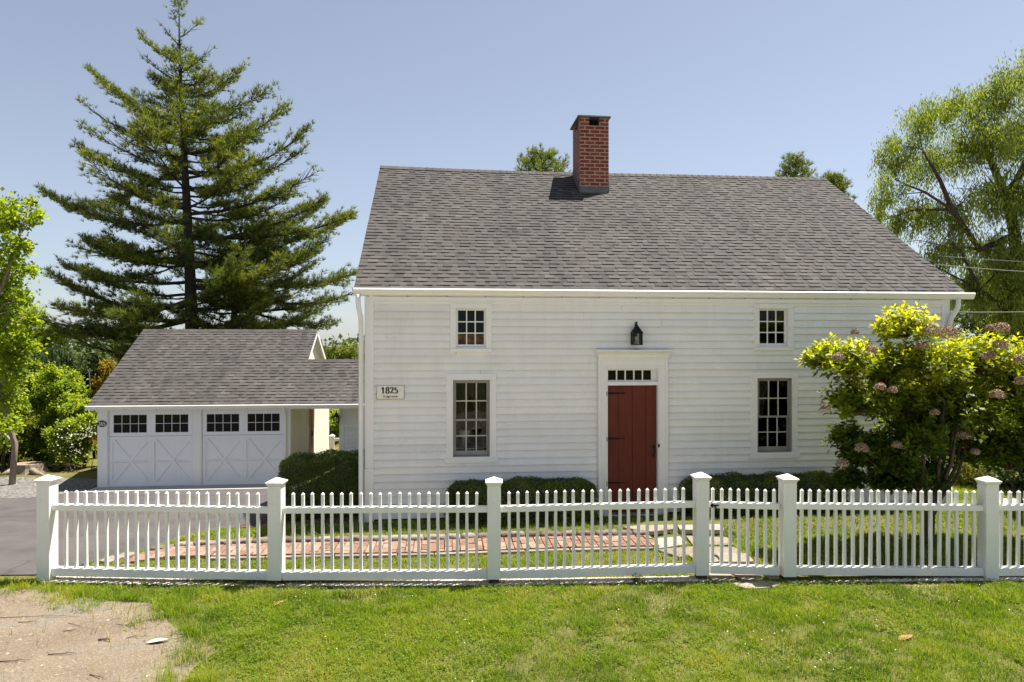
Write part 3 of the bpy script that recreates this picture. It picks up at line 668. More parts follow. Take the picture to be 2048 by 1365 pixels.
for i in range(K):
    a = RX0+(RX1-RX0)*i/K; b = RX0+(RX1-RX0)*(i+1)/K
    for fn in (fn_f, fn_b):
        mb.face([fn(a, 0, -.003), fn(b, 0, -.003), fn(b, 1, -.003), fn(a, 1, -.003)], 0, .4)
        mb.face([fn(a, 0, -.045), fn(b, 0, -.045), fn(b, 1, -.045), fn(a, 1, -.045)], 1)
    mb.face([fn_f(a, 0, -.045), fn_f(b, 0, -.045), fn_f(b, 0, -.003), fn_f(a, 0, -.003)], 1)
mb.face([fn_f(RX0, 0, -.07), fn_f(RX0, 1, -.07), fn_f(RX0, 1, 0), fn_f(RX0, 0, 0)], 1)
mb.face([fn_f(RX1, 0, -.07), fn_f(RX1, 1, -.07), fn_f(RX1, 1, 0), fn_f(RX1, 0, 0)], 1)
x = RX0; rr = random.Random(5)           # ridge caps
while x < RX1-.05:
    b = min(x+.155, RX1); u = (x-RX0)/(RX1-RX0); z = ridge_z(u); rv = rr.uniform(.25, .6)
    mb.face([(x, 14.4, z+.03), (b, 14.4, z+.02), (b, 14.27, z-.068), (x, 14.27, z-.06)], 0, rv)
    mb.face([(x, 14.4, z+.03), (b, 14.4, z+.02), (b, 14.53, z-.068), (x, 14.53, z-.06)], 0, rv)
    mb.face([(x, 14.27, z-.06), (b, 14.27, z-.068), (b, 14.275, z-.08), (x, 14.275, z-.08)], 0, rv*.6)
    x = b
roof = mb.build('roof', [M['shingle'], M['trim']], house, fix=False)
# chimney
mb = MB(); cx0, cx1, cy0, cy1, cz0, ct = 2.665, 3.255, 13.512, 14.27, 5.75, 7.335
th = .15; oz = 7.18
def bbox(mb, x0, x1, y0, y1, z0, z1):
    def q(pts, uv): mb.face(pts, 0, .5, uv)
    q([(x0, y0, z0), (x1, y0, z0), (x1, y0, z1), (x0, y0, z1)], [(x0-cx0, z0), (x1-cx0, z0), (x1-cx0, z1), (x0-cx0, z1)])
    q([(x0, y1, z0), (x0, y1, z1), (x1, y1, z1), (x1, y1, z0)], [(x0, z0), (x0, z1), (x1, z1), (x1, z0)])
    for xx in (x0, x1): q([(xx, y1, z0), (xx, y0, z0), (xx, y0, z1), (xx, y1, z1)], [(-(y1-cy0), z0), (-(y0-cy0), z0), (-(y0-cy0), z1), (-(y1-cy0), z1)])
    for zz in (z0, z1): q([(x0, y0, zz), (x1, y0, zz), (x1, y1, zz), (x0, y1, zz)], [(x0, y0), (x1, y0), (x1, y1), (x0, y1)])
bbox(mb, cx0, cx1, cy0, cy1, cz0, oz)
for a, b in ((cx0, cx0+.19), (cx1-.19, cx1)):
    for c, d in ((cy0, cy0+.2), (cy1-.2, cy1)): bbox(mb, a, b, c, d, oz, ct)
chim = mb.build('chimney', M['brick'], house)
mb = MB(); mb.box(cx0+.13, cx1-.13, cy0+.14, cy1-.14, oz+.001, ct); mb.build('flue', M['soot'], chim)
mb = MB(); mb.hexa([(2.612, 13.45, ct), (3.292, 13.45, ct), (3.292, 14.345, ct), (2.612, 14.345, ct), (2.62, 13.46, ct+.04), (3.284, 13.46, ct+.035), (3.284, 14.335, ct+.045), (2.62, 14.335, ct+.045)])
mb.build('chimney_cap', M['slab'], chim, bevel=.006)
mb = MB()
z_at = lambda y: 3.605+(6.45-3.605)*(y-10.285)/(14.4-10.285)+.02
mb.box(cx0-.008, cx0+.28, cy0-.010, cy0-.001, z_at(cy0)-.03, z_at(cy0)+.095); mb.box(cx0+.283, cx1+.008, cy0-.012, cy0-.001, z_at(cy0)-.03, z_at(cy0)+.098)
for k in range(5):
    ya = cy0+.15*k; yb = ya+.149
    for xx in (cx0-.009, cx1+.001): mb.box(xx, xx+.008, ya, yb, z_at(ya)-.02, z_at(yb)+.09)
mb.build('flashing', M['lead'], chim)

# windows
def casing(mb, x0, x1, z0, z1, wl, wr, wt, y0=YW-.036, y1=YW+.02):
    mb.box(x0-wl, x0-.001, y0, y1, z0, z1); mb.box(x1+.001, x1+wr, y0, y1, z0, z1)
    mb.box(x0-wl, x1+wr, y0-.002, y1, z1+.001, z1+wt)
def frame_rect(mb, x0, x1, z0, z1, w, y0, y1, wb=None):
    wb = wb or w
    mb.box(x0, x0+w, y0, y1, z0+wb, z1-w); mb.box(x1-w, x1, y0, y1, z0+wb, z1-w)
    mb.box(x0, x1, y0, y1, z1-w, z1); mb.box(x0, x1, y0, y1, z0, z0+wb)
def muntins(mb, x0, x1, z0, z1, nx, nz, w, y0, y1):
    for i in range(1, nx): x = x0+(x1-x0)*i/nx; mb.box(x-w/2, x+w/2, y0, y1, z0, z1)
    for i in range(1, nz): z = z0+(z1-z0)*i/nz; mb.box(x0, x1, y0+.002, y1-.002, z-w/2, z+w/2)
def pane(mb, x0, x1, z0, z1, y): mb.box(x0, x1, y, y+.004, z0, z1)
for n, (x0, x1, z0, z1) in enumerate(LW):
    mb = MB(); casing(mb, x0, x1, z0, z1, .095, .095, .09)
    mb.box(x0-.125, x1+.125, YW-.05, YW+.02, z0-.075, z0-.002)
    # raised outer bead around the storm window
    frame_rect(mb, x0-.012, x1+.012, z0-.003, z1+.014, .018, YW-.042, YW-.0345)
    w = mb.build('window', M['trim'], house, bevel=.003)
    mb = MB(); frame_rect(mb, x0+.006, x1-.006, z0+.012, z1-.004, .016, YW-.03, YW+.05)
    zm = z0+(z1-z0)*.475
    frame_rect(mb, x0+.023, x1-.023, zm-.005, z1-.021, .03, YW+.0, YW+.03); frame_rect(mb, x0+.023, x1-.023, z0+.03, zm+.02, .03, YW+.032, YW+.06, .07)
    mb.build('sash', M['storm'], w, bevel=.002)
    mb = MB(); muntins(mb, x0+.053, x1-.053, zm+.025, z1-.051, 3, 2, .016, YW+.004, YW+.026); muntins(mb, x0+.053, x1-.053, z0+.1, zm-.01, 3, 2, .016, YW+.036, YW+.056)
    mb.build('muntins', M['beige'], w)
    mb = MB(); pane(mb, x0+.05, x1-.05, zm+.02, z1-.05, YW+.013); pane(mb, x0+.05, x1-.05, z0+.098, zm-.008, YW+.045); mb.build('pane', M['glass'], w)
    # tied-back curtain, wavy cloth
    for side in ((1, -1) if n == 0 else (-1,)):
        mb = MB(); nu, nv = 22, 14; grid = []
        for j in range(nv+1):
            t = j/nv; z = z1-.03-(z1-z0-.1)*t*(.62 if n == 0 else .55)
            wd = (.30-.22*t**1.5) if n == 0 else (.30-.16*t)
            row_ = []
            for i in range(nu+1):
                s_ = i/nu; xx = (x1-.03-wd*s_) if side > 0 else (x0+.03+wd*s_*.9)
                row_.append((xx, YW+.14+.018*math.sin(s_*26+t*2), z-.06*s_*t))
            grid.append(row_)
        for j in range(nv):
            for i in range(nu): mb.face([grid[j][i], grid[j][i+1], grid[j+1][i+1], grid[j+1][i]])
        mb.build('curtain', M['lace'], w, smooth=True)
for n, (x0, x1, z0, z1) in enumerate(UW):
    mb = MB(); casing(mb, x0, x1, z0, z1, .085, .085, .07); mb.box(x0-.09, x1+.09, YW-.05, YW+.02, z0-.055, z0-.002)
    # reveal
    w = mb.build('window', M['trim'], house, bevel=.003)
    mb = MB(); mb.box(x0, x0+.008, YW-.02, YW+.1, z0, z1); mb.box(x1-.008, x1, YW-.02, YW+.1, z0, z1); mb.box(x0+.008, x1-.008, YW-.02, YW+.1, z1-.008, z1); mb.box(x0+.008, x1-.008, YW-.03, YW+.1, z0, z0+.012)
    frame_rect(mb, x0+.0085, x1-.0085, z0+.0125, z1-.0085, .022, YW+.04, YW+.07, .045)
    muntins(mb, x0+.03, x1-.03, z0+.057, z1-.03, 3, 3, .017, YW+.044, YW+.066); mb.build('sash', M['trim'], w)
    mb = MB(); pane(mb, x0+.03, x1-.03, z0+.056, z1-.03, YW+.054); mb.build('pane', M['glass'], w)
# things seen through the glass
t = thing('side_table', 'small table under a white bowl inside the lower window near the date sign', 'table', (.36, YW+.45, .12))
mb = MB(); mb.tube([(.36, YW+.45, 1.155), (.36, YW+.45, 1.175)], .30, 28); mb.build('table_top', M['china'], t)
mb = MB(); mb.tube([(.36, YW+.45, .12), (.36, YW+.45, 1.154)], [.12, .03], 12); mb.build('table_leg', M['stick'], t)
bw = thing('serving_bowl', 'white bowl on the small table inside the lower window near the date sign', 'bowl', (.28, YW+.4, 1.175))
mb = MB(); mb.tube([(.28, YW+.4, 1.176), (.28, YW+.4, 1.30), (.28, YW+.4, 1.40), (.28, YW+.4, 1.43)], [.03, .05, .10, .085], 18); mb.build('bowl_body', M['china'], bw, smooth=True)
ch = thing('wooden_cabinet', 'amber wooden cabinet standing behind the upper window over the date sign side', 'cabinet', (.37, YW+.3, 2.6))
mb = MB(); mb.box(.17, .58, YW+.17, YW+.42, 2.601, 2.93); mb.build('cabinet_body', M['amber'], ch, bevel=.01)
mb = MB(); mb.box(.15, .60, YW+.165, YW+.44, 2.931, 2.955); mb.build('cabinet_top', M['stick'], ch, bevel=.004)
mb = MB(); mb.tube([(.30, YW+.163, 2.77), (.44, YW+.163, 2.77)], .008, 8); mb.build('cabinet_handle', M['black'], ch)
# door, transom, surround
x0, x1, z0, z1 = DR; zt0 = 2.195
mb = MB()
cw = .13
mb.box(x0-cw, x0-.001, YW-.045, YW+.02, .02, 2.44); mb.box(x1+.001, x1+cw, YW-.045, YW+.02, .02, 2.44)
mb.box(x0-cw, x1+cw, YW-.047, YW+.02, 2.441, 2.565); mb.box(x0, x1, YW-.045, YW+.02, 2.4055, 2.4405)
for a, b in ((x0-cw-.012, x0-cw+.022), (x1+cw-.022, x1+cw+.012)): mb.box(a, b, YW-.062, YW-.0475, .02, 2.565)
mb.box(x0-cw-.012, x1+cw+.012, YW-.064, YW-.0475, 2.535, 2.568)
for a, b in ((x0-.045, x0-.012), (x1+.012, x1+.045)): mb.box(a, b, YW-.054, YW-.0455, .02, 2.42)
# jambs and sill
mb.box(x0, x0+.012, YW-.04, YW+.10, z0, z1); mb.box(x1-.012, x1, YW-.04, YW+.10, z0, z1); mb.box(x0+.012, x1-.012, YW-.04, YW+.10, z1-.012, z1)
mb.box(x0+.012, x1-.012, YW-.035, YW+.09, 2.14, zt0)
mb.box(x0-.05, x1+.05, YW-.09, YW+.1, .06, .124)
sur = mb.build('door_surround', M['trim'], house, bevel=.003)
mb = MB()
zc = 2.569
prof = [(YW, zc), (YW-.075, zc), (YW-.085, zc+.045), (YW-.11, zc+.075), (YW-.15, zc+.098), (YW-.175, zc+.102), (YW-.175, zc+.118), (YW, zc+.15)]
xa, xb = x0-cw-.015, x1+cw+.015
n = len(prof)
for s_ in range(n):
    p, q = prof[s_], prof[(s_+1) % n]; e = lambda y: (YW-y)*.62
    ea, eb = max(0, e(p[0])-.045), max(0, e(q[0])-.045)
    mb.face([(xa-ea, *p), (xb+ea, *p), (xb+eb, *q), (xa-eb, *q)])
mb.face([(xa-max(0, (YW-p[0])*.62-.045), *p) for p in prof]); mb.face([(xb+max(0, (YW-p[0])*.62-.045), *p) for p in prof])
mb.build('cornice', M['trim'], sur)
mb = MB(); xs1 = x0+.012; xs2 = x1-.075
frame_rect(mb, xs1, xs2, zt0, z1-.012, .022, YW+.04, YW+.07, .024); muntins(mb, xs1+.022, xs2-.022, zt0+.024, z1-.034, 5, 1, .02, YW+.044, YW+.066)
mb.box(xs2, x1-.012, YW+.045, YW+.075, zt0, z1-.012)
tr = mb.build('transom', M['trim'], house)
mb = MB(); pane(mb, xs1+.02, xs2-.02, zt0+.022, z1-.03, YW+.054); mb.build('pane', M['glass'], tr)
mb = MB(); ed = [x0+.013, x0+.205, x0+.42, x0+.635, x1-.013]
for a, b in zip(ed, ed[1:]): mb.box(a+.002, b-.002, YW+.035, YW+.07, .13, 2.138)
mb.box(x0+.014, x1-.014, YW+.05, YW+.085, .13, 2.138)
door = mb.build('door', M['door'], house, bevel=.004)
for zz in (2.015, 1.31, .62):
    mb = MB(); xh = x0-.022; y_ = YW+.028
    mb.box(x0-.028, x0+.0, YW-.052, YW-.0455, zz-.034, zz+.034)
    mb.box(x0-.0, x0+.018, YW+.018, YW+.034, zz-.034, zz+.034)
    mb.hexa([(x0+.018, y_, zz-.019), (x0+.27, y_, zz-.006), (x0+.27, y_+.006, zz-.006), (x0+.018, y_+.006, zz-.019), (x0+.018, y_, zz+.019), (x0+.27, y_, zz+.008), (x0+.27, y_+.006, zz+.008), (x0+.018, y_+.006, zz+.014)])
    mb.hexa([(x0+.27, y_, zz-.016), (x0+.31, y_, zz-.001), (x0+.31, y_+.006, zz-.001), (x0+.27, y_+.006, zz-.016), (x0+.27, y_, zz+.016), (x0+.31, y_, zz+.001), (x0+.31, y_+.006, zz+.001), (x0+.27, y_+.006, zz+.016)])
    mb.build('hinge', M['black'], door)
mb = MB(); xl = x1-.062
mb.tube([(xl, YW+.03, 1.17), (xl, YW-.01, 1.155), (xl, YW-.022, 1.11), (xl, YW-.01, 1.06), (xl, YW+.03, 1.045)], .008, 8)
for zc_, sx, sz in ((1.18, .02, .028), (1.035, .018, .024)):
    mb.hexa([(xl-sx, YW+.028, zc_), (xl, YW+.028, zc_-sz), (xl, YW+.034, zc_-sz), (xl-sx, YW+.034, zc_), (xl, YW+.028, zc_+sz), (xl+sx, YW+.028, zc_), (xl+sx, YW+.034, zc_), (xl, YW+.034, zc_+sz)])
mb.box(x1-.014, x1+.012, YW-.056, YW-.046, 1.175, 1.225)
mb.build('handle', M['black'], door)
# entry step
st = thing('entry_step', 'grey granite doorstep in the shade under the red door', 'step', (2.9, YW-.3, 0))
mb = MB(); mb.box(2.36, 3.48, YW-.62, YW-.095, -.02, .105); mb.build('step_slab', M['granite'], st, bevel=.012)
mb = MB(); mb.box(2.42, 3.42, YW-.30, YW-.094, .1055, .125); mb.build('tread', M['granite'], st, bevel=.01)
# date sign
s0 = atY(753, 771, YW-.03); s1 = atY(809, 799, YW-.03)
sg = thing('date_sign', 'small cream date board with black lettering screwed to the clapboards beside the house corner', 'sign', ((s0.x+s1.x)/2, YW-.03, s1.z))
mb = MB(); mb.box(s0.x, s1.x, YW-.036, YW-.0165, s1.z, s0.z); mb.build('board', M['signw'], sg, bevel=.006)
mb = MB(); frame_rect(mb, s0.x+.001, s1.x-.001, s1.z+.001, s0.z-.001, .0045, YW-.0385, YW-.0362); mb.build('border', M['ink'], sg)
W_ = s1.x-s0.x; H_ = s0.z-s1.z
mb = MB(); number(mb, '1825', s0.x+W_*.175, s1.z+H_*.42, H_*.44, H_*.44*.92, YW-.0375, .74, .27, .07); mb.build('numerals', M['ink'], sg, fix=False)
def text(body, x, z, size, y, mat, parent, name, sx=1.0, off=.0):
    cu = bpy.data.curves.new(name, 'FONT'); cu.body = body; cu.size = size; cu.offset = off; cu.align_x = 'CENTER'; cu.space_character = 1.15
    to = bpy.data.objects.new('tmp_text', cu); COL.objects.link(to)
    dg = bpy.context.evaluated_depsgraph_get(); me = bpy.data.meshes.new_from_object(to.evaluated_get(dg)); me.name = name
    bpy.data.objects.remove(to); bpy.data.curves.remove(cu)
    o = link(name, me, parent); off_ = origin(parent)
    for v in me.vertices: v.co = Vector((x+v.co.x*sx-off_.x, y-off_.y, z+v.co.y-off_.z))
    me.materials.clear(); me.materials.append(mat); return o
text('Sedgewick', (s0.x+s1.x)/2, s1.z+H_*.14, H_*.21, YW-.0375, M['ink'], sg, 'lettering', 1.0, .0016)
for fx in (.06, .94):
    for fz in (.12, .88):
        mb = MB(); mb.tube([(s0.x+W_*fx, YW-.040, s1.z+H_*fz), (s0.x+W_*fx, YW-.036, s1.z+H_*fz)], .004, 8); mb.build('screw', M['black'], sg)
# wall lanterns
def lantern(name, label, cx, cyw, z0, h, w, depth=.03):
    t = thing(name, label, 'lantern', (cx, cyw, z0)); d = w; yc = cyw-depth-d/2
    hb = h*.5; zt = z0+hb
    mb = MB()
    mb.frustum(cx, yc, z0, z0+h*.03, w*1.02, w*1.02)
    mb.frustum(cx, yc, zt, zt+h*.035, w*1.1, w*1.1)
    mb.frustum(cx, yc, zt+h*.035, z0+h*.82, w*1.08, w*.26)
    mb.tube([(cx, yc, z0+h*.82), (cx, yc, z0+h*.88)], w*.13, 10)
    ring = [(cx+.0, yc+.0+math.cos(a)*w*.16, z0+h*.93+math.sin(a)*h*.065) for a in np.linspace(-PI/2, 1.5*PI, 13)]
    mb.tube(ring, w*.045, 6)
    for sx in (-1, 1):
        for sy in (-1, 1): mb.box(cx+sx*w*.46-w*.05, cx+sx*w*.46+w*.05, yc+sy*w*.46-w*.05, yc+sy*w*.46+w*.05, z0+h*.03, zt)
    mb.box(cx-w*.12, cx+w*.12, yc+w*.4, cyw, z0+h*.2, z0+h*.75)
    mb.tube([(cx, cyw, z0+h*.7), (cx, cyw-.02, z0+h*.98), (cx, yc, z0+h*.99)], w*.05, 6)
    mb.build('lantern_body', M['black'], t)
    mb = MB()
    for sx in (-1, 1): mb.box(cx+sx*w*.45-.001, cx+sx*w*.45+.001, yc-w*.4, yc+w*.4, z0+h*.031, zt-.001)
    mb.box(cx-w*.4, cx+w*.4, yc-w*.46, yc-w*.45, z0+h*.031, zt-.001)
    mb.build('lantern_glass', M['glass'], t)
    mb = MB(); mb.tube([(cx, yc, z0+h*.05), (cx, yc, z0+h*.18), (cx, yc, z0+h*.2), (cx, yc, z0+h*.27), (cx, yc, z0+h*.36), (cx, yc, z0+h*.40)], [w*.08, w*.08, w*.12, w*.22, w*.16, w*.03], 12); mb.build('light_bulb', M['bulb'], t, smooth=True)
lantern('wall_lantern', 'black iron wall lantern mounted above the front door cornice', 2.915, YW-.02, 2.765, .36, .145)

# ------------------------------------------------------------------ garage + breezeway
GY, GX0, GX1, GB = 19.6, -9.46, -4.36, 26.0
GZ = -1.13
gar = thing('garage', 'white double garage with grey shingled gable roof beside the gravel parking', 'garage', (GX0, GY, GZ))
D1 = (-9.185, -6.985, -1.09, .96); D2 = (-6.73, -4.53, -1.09, .96)
mb = MB()
plane_with_holes(mb, GX0, GX1, GZ-.1, 1.02, GY, .14, [D1, D2])
mb.box(GX0, GX0+.14, GY+.141, GB-.15, GZ-.1, 1.02); mb.box(GX0, GX1, GB-.14, GB, GZ-.1, 1.02)
mb.build('front_wall', M['gwall'], gar)
RY = 22.8
mb = MB()
DY0, DY1 = 22.05, 22.95
mb.box(GX1-.14, GX1, GY+.141, DY0, GZ-.1, 1.02); mb.box(GX1-.14, GX1, DY1, GB-.15, GZ-.1, 1.02); mb.box(GX1-.14, GX1, DY0, DY1, .93, 1.02)
mb2 = mb; mb = MB(); mb.extrude_x([(GY+.05, 1.021), (GB-.05, 1.021), (RY, 3.14)], GX0, GX0+.14); mb.build('gable_wall', M['ccream'], gar); mb = mb2; mb.extrude_x([(GY+.05, 1.021), (GB-.05, 1.021), (RY, 3.14)], GX1-.14, GX1)
k = GY+.3
while k < DY0-.15:
    mb.box(GX1-.0, GX1+.006, k, k+.012, GZ, 1.0); k += .16
mb.build('side_wall', M['ccream'], gar)
mb = MB(); mb.box(GX1-.10, GX1-.05, DY0+.002, DY1-.002, GZ+.02, .929); sd = mb.build('side_door', M['bdoor'], gar)
for zz in (.6, -.6):
    mb = MB(); mb.box(GX1-.049, GX1-.042, DY0+.03, DY0+.4, zz-.025, zz+.025); mb.build('hinge', M['black'], sd)
mb = MB(); mb.tube([(GX1-.045, DY1-.1, -.2), (GX1-.01, DY1-.1, -.2), (GX1-.01, DY1-.1, -.05), (GX1-.045, DY1-.1, -.05)], .012, 8); mb.build('handle', M['black'], sd)
mb = MB()
mb.box(GX1+.001, GX1+.022, DY0-.12, DY0-.001, GZ, 1.0); mb.box(GX1+.001, GX1+.022, DY1+.001, DY1+.12, GZ, 1.0)
mb.box(GX1-.15, GX1+.018, GY-.022, GY-.001, GZ-.05, 1.0)
mb.box(D1[1]+.02, D2[0]-.02, GY-.022, GY-.001, GZ-.05, .955)
mb.box(GX0-.004, D1[0]-.02, GY-.024, GY-.001, GZ-.05, 1.0)
mb.box(D1[0]-.018, D2[1]+.02, GY-.02, GY-.001, .957, 1.0)
mb.build('trim', M['trim'], gar, bevel=.003)
def garage_door(x0, x1, z0, z1):
    mb = MB(); y = GY+.06; mb.box(x0+.004, x1-.004, y, y+.05, z0, z1)
    d = mb.build('garage_door', M['gdoor'], gar)
    mb = MB(); xm = (x0+x1)/2; w = .085; f = y-.030; ztop = z1-.70; zmid = z0+(ztop-z0)*.475
    for a, b in ((x0+.004, xm), (xm, x1-.004)):
        frame_rect(mb, a+.001, b-.001, ztop+.01, z1-.001, .10, f, y-.0005, .085)
        frame_rect(mb, a+.001, b-.001, z0+.001, ztop-.008, w, f, y-.0005)
        cxm = (a+b)/2
        mb.box(a+w+.001, b-w-.001, f+.001, y-.0005, zmid-.03, zmid+.03)
        ia, ib, iz0, iz1 = a+w, b-w, z0+w, ztop-w
        def strip(p, q, wd, yy):
            dx, dz = q[0]-p[0], q[1]-p[1]; L = math.hypot(dx, dz); nx, nz = -dz/L*wd/2, dx/L*wd/2
            c = [(p[0]+nx, p[1]+nz), (q[0]+nx, q[1]+nz), (q[0]-nx, q[1]-nz), (p[0]-nx, p[1]-nz)]
            mb.hexa([(u, yy, v) for u, v in c]+[(u, y-.0005, v) for u, v in c])
        strip((ia-.01, iz1+.01), (ib+.01, iz0-.01), .075, f-.001); strip((ia-.01, iz0-.01), (ib+.01, iz1+.01), .075, f+.0005)
    mb.build('crossbuck', M['gdoor'], d)
    mb = MB(); mb.box(x0+.004, x1-.004, f-.001, f+.001, zmid-.008, zmid-.004); mb.build('section_joint', M['found'], d)
    for a, b in ((x0+.004, xm), (xm, x1-.004)):
        mb = MB(); frame_rect(mb, a+.10, b-.10, ztop+.085, z1-.10, .014, f-.004, y-.0006); muntins(mb, a+.114, b-.114, ztop+.099, z1-.114, 4, 2, .012, f-.002, y-.002)
        wn = mb.build('window', M['numw'], d)
        mb = MB(); mb.box(a+.110, b-.110, f+.008, f+.0125, ztop+.098, z1-.112); mb.build('pane', M['gpane'], wn)
def gpane():
    m, nt, out = new_mat('dark garage glass'); princ(nt, out, (.008, .008, .008), .04, bump(nt, noise(nt, 1.6, 2, .5), .02, .25), 0, .18); return m
M['gpane'] = gpane()
garage_door(*D1); garage_door(*D2)
GZE, GZR = 1.13, 3.245
gf = slope_fn(19.36, lambda u: GZE, RY, lambda u: GZR, 0, 1); gbk = slope_fn(2*RY-19.36, lambda u: GZE, RY, lambda u: GZR, 0, 1)
mb = MB(); GRX0, GRX1 = -9.62, -4.19
shingle_slope(mb, gf, GRX0, GRX1, 27, 21, .022, (.11, .22))
for fn in (gf, gbk):
    mb.face([fn(GRX0, 0, -.003), fn(GRX1, 0, -.003), fn(GRX1, 1, -.003), fn(GRX0, 1, -.003)], 0, .4)
    mb.face([fn(GRX0, 0, -.05), fn(GRX1, 0, -.05), fn(GRX1, 1, -.05), fn(GRX0, 1, -.05)], 1)
    for xx in (GRX0, GRX1): mb.face([fn(xx, 0, -.13), fn(xx, 1, -.13), fn(xx, 1, 0), fn(xx, 0, 0)], 1)
x = GRX0
while x < GRX1-.05:
    b = min(x+.155, GRX1); rv = rr.uniform(.2, .55)
    for s_ in (-1, 1): mb.face([(x, RY, GZR+.028), (b, RY, GZR+.02), (b, RY+s_*.12, GZR-.062), (x, RY+s_*.12, GZR-.055)], 0, rv)
    x = b
mb.build('roof', [M['shingle'], M['trim']], gar, fix=False)
mb = MB()
for s_, fn in ((0, gf), (1, gbk)):                     # rake boards on the gable toward the house
    a = fn(GX1+.03, 0, -.055); b = fn(GX1+.03, 1, -.055)
    for xx in (GX1+.002,):
        mb.hexa([(xx, a[1], a[2]-.16), (xx+.03, a[1], a[2]-.16), (xx+.03, b[1], b[2]-.16), (xx, b[1], b[2]-.16), (xx, a[1], a[2]), (xx+.03, a[1], a[2]), (xx+.03, b[1], b[2]), (xx, b[1], b[2])])
mb.build('rake_board', M['trim'], gar)
mb = MB(); mb.box(GRX0, -2.0, 19.40, 19.599, .99, 1.012); mb.box(GRX0+.02, -2.0, 19.372, 19.398, 1.0, 1.10); mb.build('soffit', M['trim'], gar)
gutter(-9.64, -4.0, 19.37, 1.125, gar, .8)
downspout(0, 0, [(-4.47, 19.31, 1.04), (-4.47, 19.33, .96), (-4.47, 19.52, .86), (-4.47, 19.53, .7), (-4.47, 19.53, GZ+.05)], gar, .07)
# 365 plaque
c = atY(204, 848, GY-.03)
pl = thing('number_plaque', 'black oval plaque numbered 365 in white on the garage corner post', 'house number', (c.x, GY-.03, c.z))
mb = MB(); ov = [(c.x+.125*math.cos(a), c.z+.09*math.sin(a)) for a in np.linspace(0, 2*PI, 33)[:-1]]
mb.face([(x_, GY-.034, z_) for x_, z_ in ov]); mb.face([(x_, GY-.0245, z_) for x_, z_ in ov])
for i in range(32): a_, b_ = ov[i], ov[(i+1) % 32]; mb.face([(a_[0], GY-.034, a_[1]), (b_[0], GY-.034, b_[1]), (b_[0], GY-.0245, b_[1]), (a_[0], GY-.0245, a_[1])])
mb.build('plaque_board', M['ink'], pl)
mb = MB(); number(mb, '365', c.x-.092, c.z-.05, .10, .092, GY-.036, .70, .20, .07); mb.build('numerals', M['numw'], pl, fix=False)
# breezeway
bz = thing('breezeway', 'low shingled breezeway joining the garage to the house', 'breezeway', (-4.1, GY, GZ))
BRY = 19.36+(RY-19.36)*15/27; BRZ = GZE+(GZR-GZE)*15/27
bf = slope_fn(19.36, lambda u: GZE, BRY, lambda u: BRZ, 0, 1); bb = slope_fn(2*BRY-19.36, lambda u: GZE, BRY, lambda u: BRZ, 0, 1)
mb = MB(); BX0, BX1 = -4.189, .4
shingle_slope(mb, bf, BX0, BX1, 15, 22, .022, (.11, .22))
for fn in (bf, bb):
    mb.face([fn(BX0, 0, -.003), fn(BX1, 0, -.003), fn(BX1, 1, -.003), fn(BX0, 1, -.003)], 0, .4); mb.face([fn(BX0, 0, -.05), fn(BX1, 0, -.05), fn(BX1, 1, -.05), fn(BX0, 1, -.05)], 1)
x = BX0
while x < BX1-.05:
    b = min(x+.155, BX1); rv = rr.uniform(.2, .55)
    for s_ in (-1, 1): mb.face([(x, BRY, BRZ+.028), (b, BRY, BRZ+.02), (b, BRY+s_*.12, BRZ-.062), (x, BRY+s_*.12, BRZ-.055)], 0, rv)
    x = b
mb.build('roof', [M['shingle'], M['trim']], bz, fix=False)
gutter(-3.995, .4, 19.37, 1.122, bz, .8)
wx = atY(679, 860, 20.3).x
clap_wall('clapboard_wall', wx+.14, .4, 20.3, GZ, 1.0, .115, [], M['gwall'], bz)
mb = MB(); mb.box(wx, wx+.138, 20.27, 20.5, GZ, 1.0); mb.box(wx+.139, .4, 20.302, 20.5, GZ, 1.0); mb.build('corner_board', M['gwall'], bz)
lantern('wall_lantern', 'small black lantern hanging at the open end of the breezeway', atY(673, 850, 20.2).x, 20.27, atY(673, 847, 20.1).z, .36, .15)
# garden fence seen through the breezeway
gfz = thing('garden_fence', 'short white post and rail fence seen through the breezeway opening', 'fence', (-4.0, 24.0, GZ))
pa = atY(664, 870, 24.0)
mb = MB(); mb.box(pa.x-.07, pa.x+.07, 23.93, 24.07, GZ-.05, pa.z-.08); mb.frustum(pa.x, 24, pa.z-.08, pa.z-.03, .18, .18); mb.frustum(pa.x, 24, pa.z-.03, pa.z+.02, .16, .02); mb.build('post', M['fence'], gfz)
mb = MB(); mb.box(pa.x+.071, 1.0, 23.97, 24.03, pa.z-.2, pa.z-.12); mb.box(pa.x+.071, 1.0, 23.97, 24.03, GZ+.08, GZ+.2); mb.build('rail', M['fence'], gfz)
for i in range(14):
    mb = MB(); mb.box(pa.x+.24+i*.16, pa.x+.30+i*.16, 23.98, 24.02, GZ+.201, pa.z-.201); mb.build('picket', M['fence'], gfz)
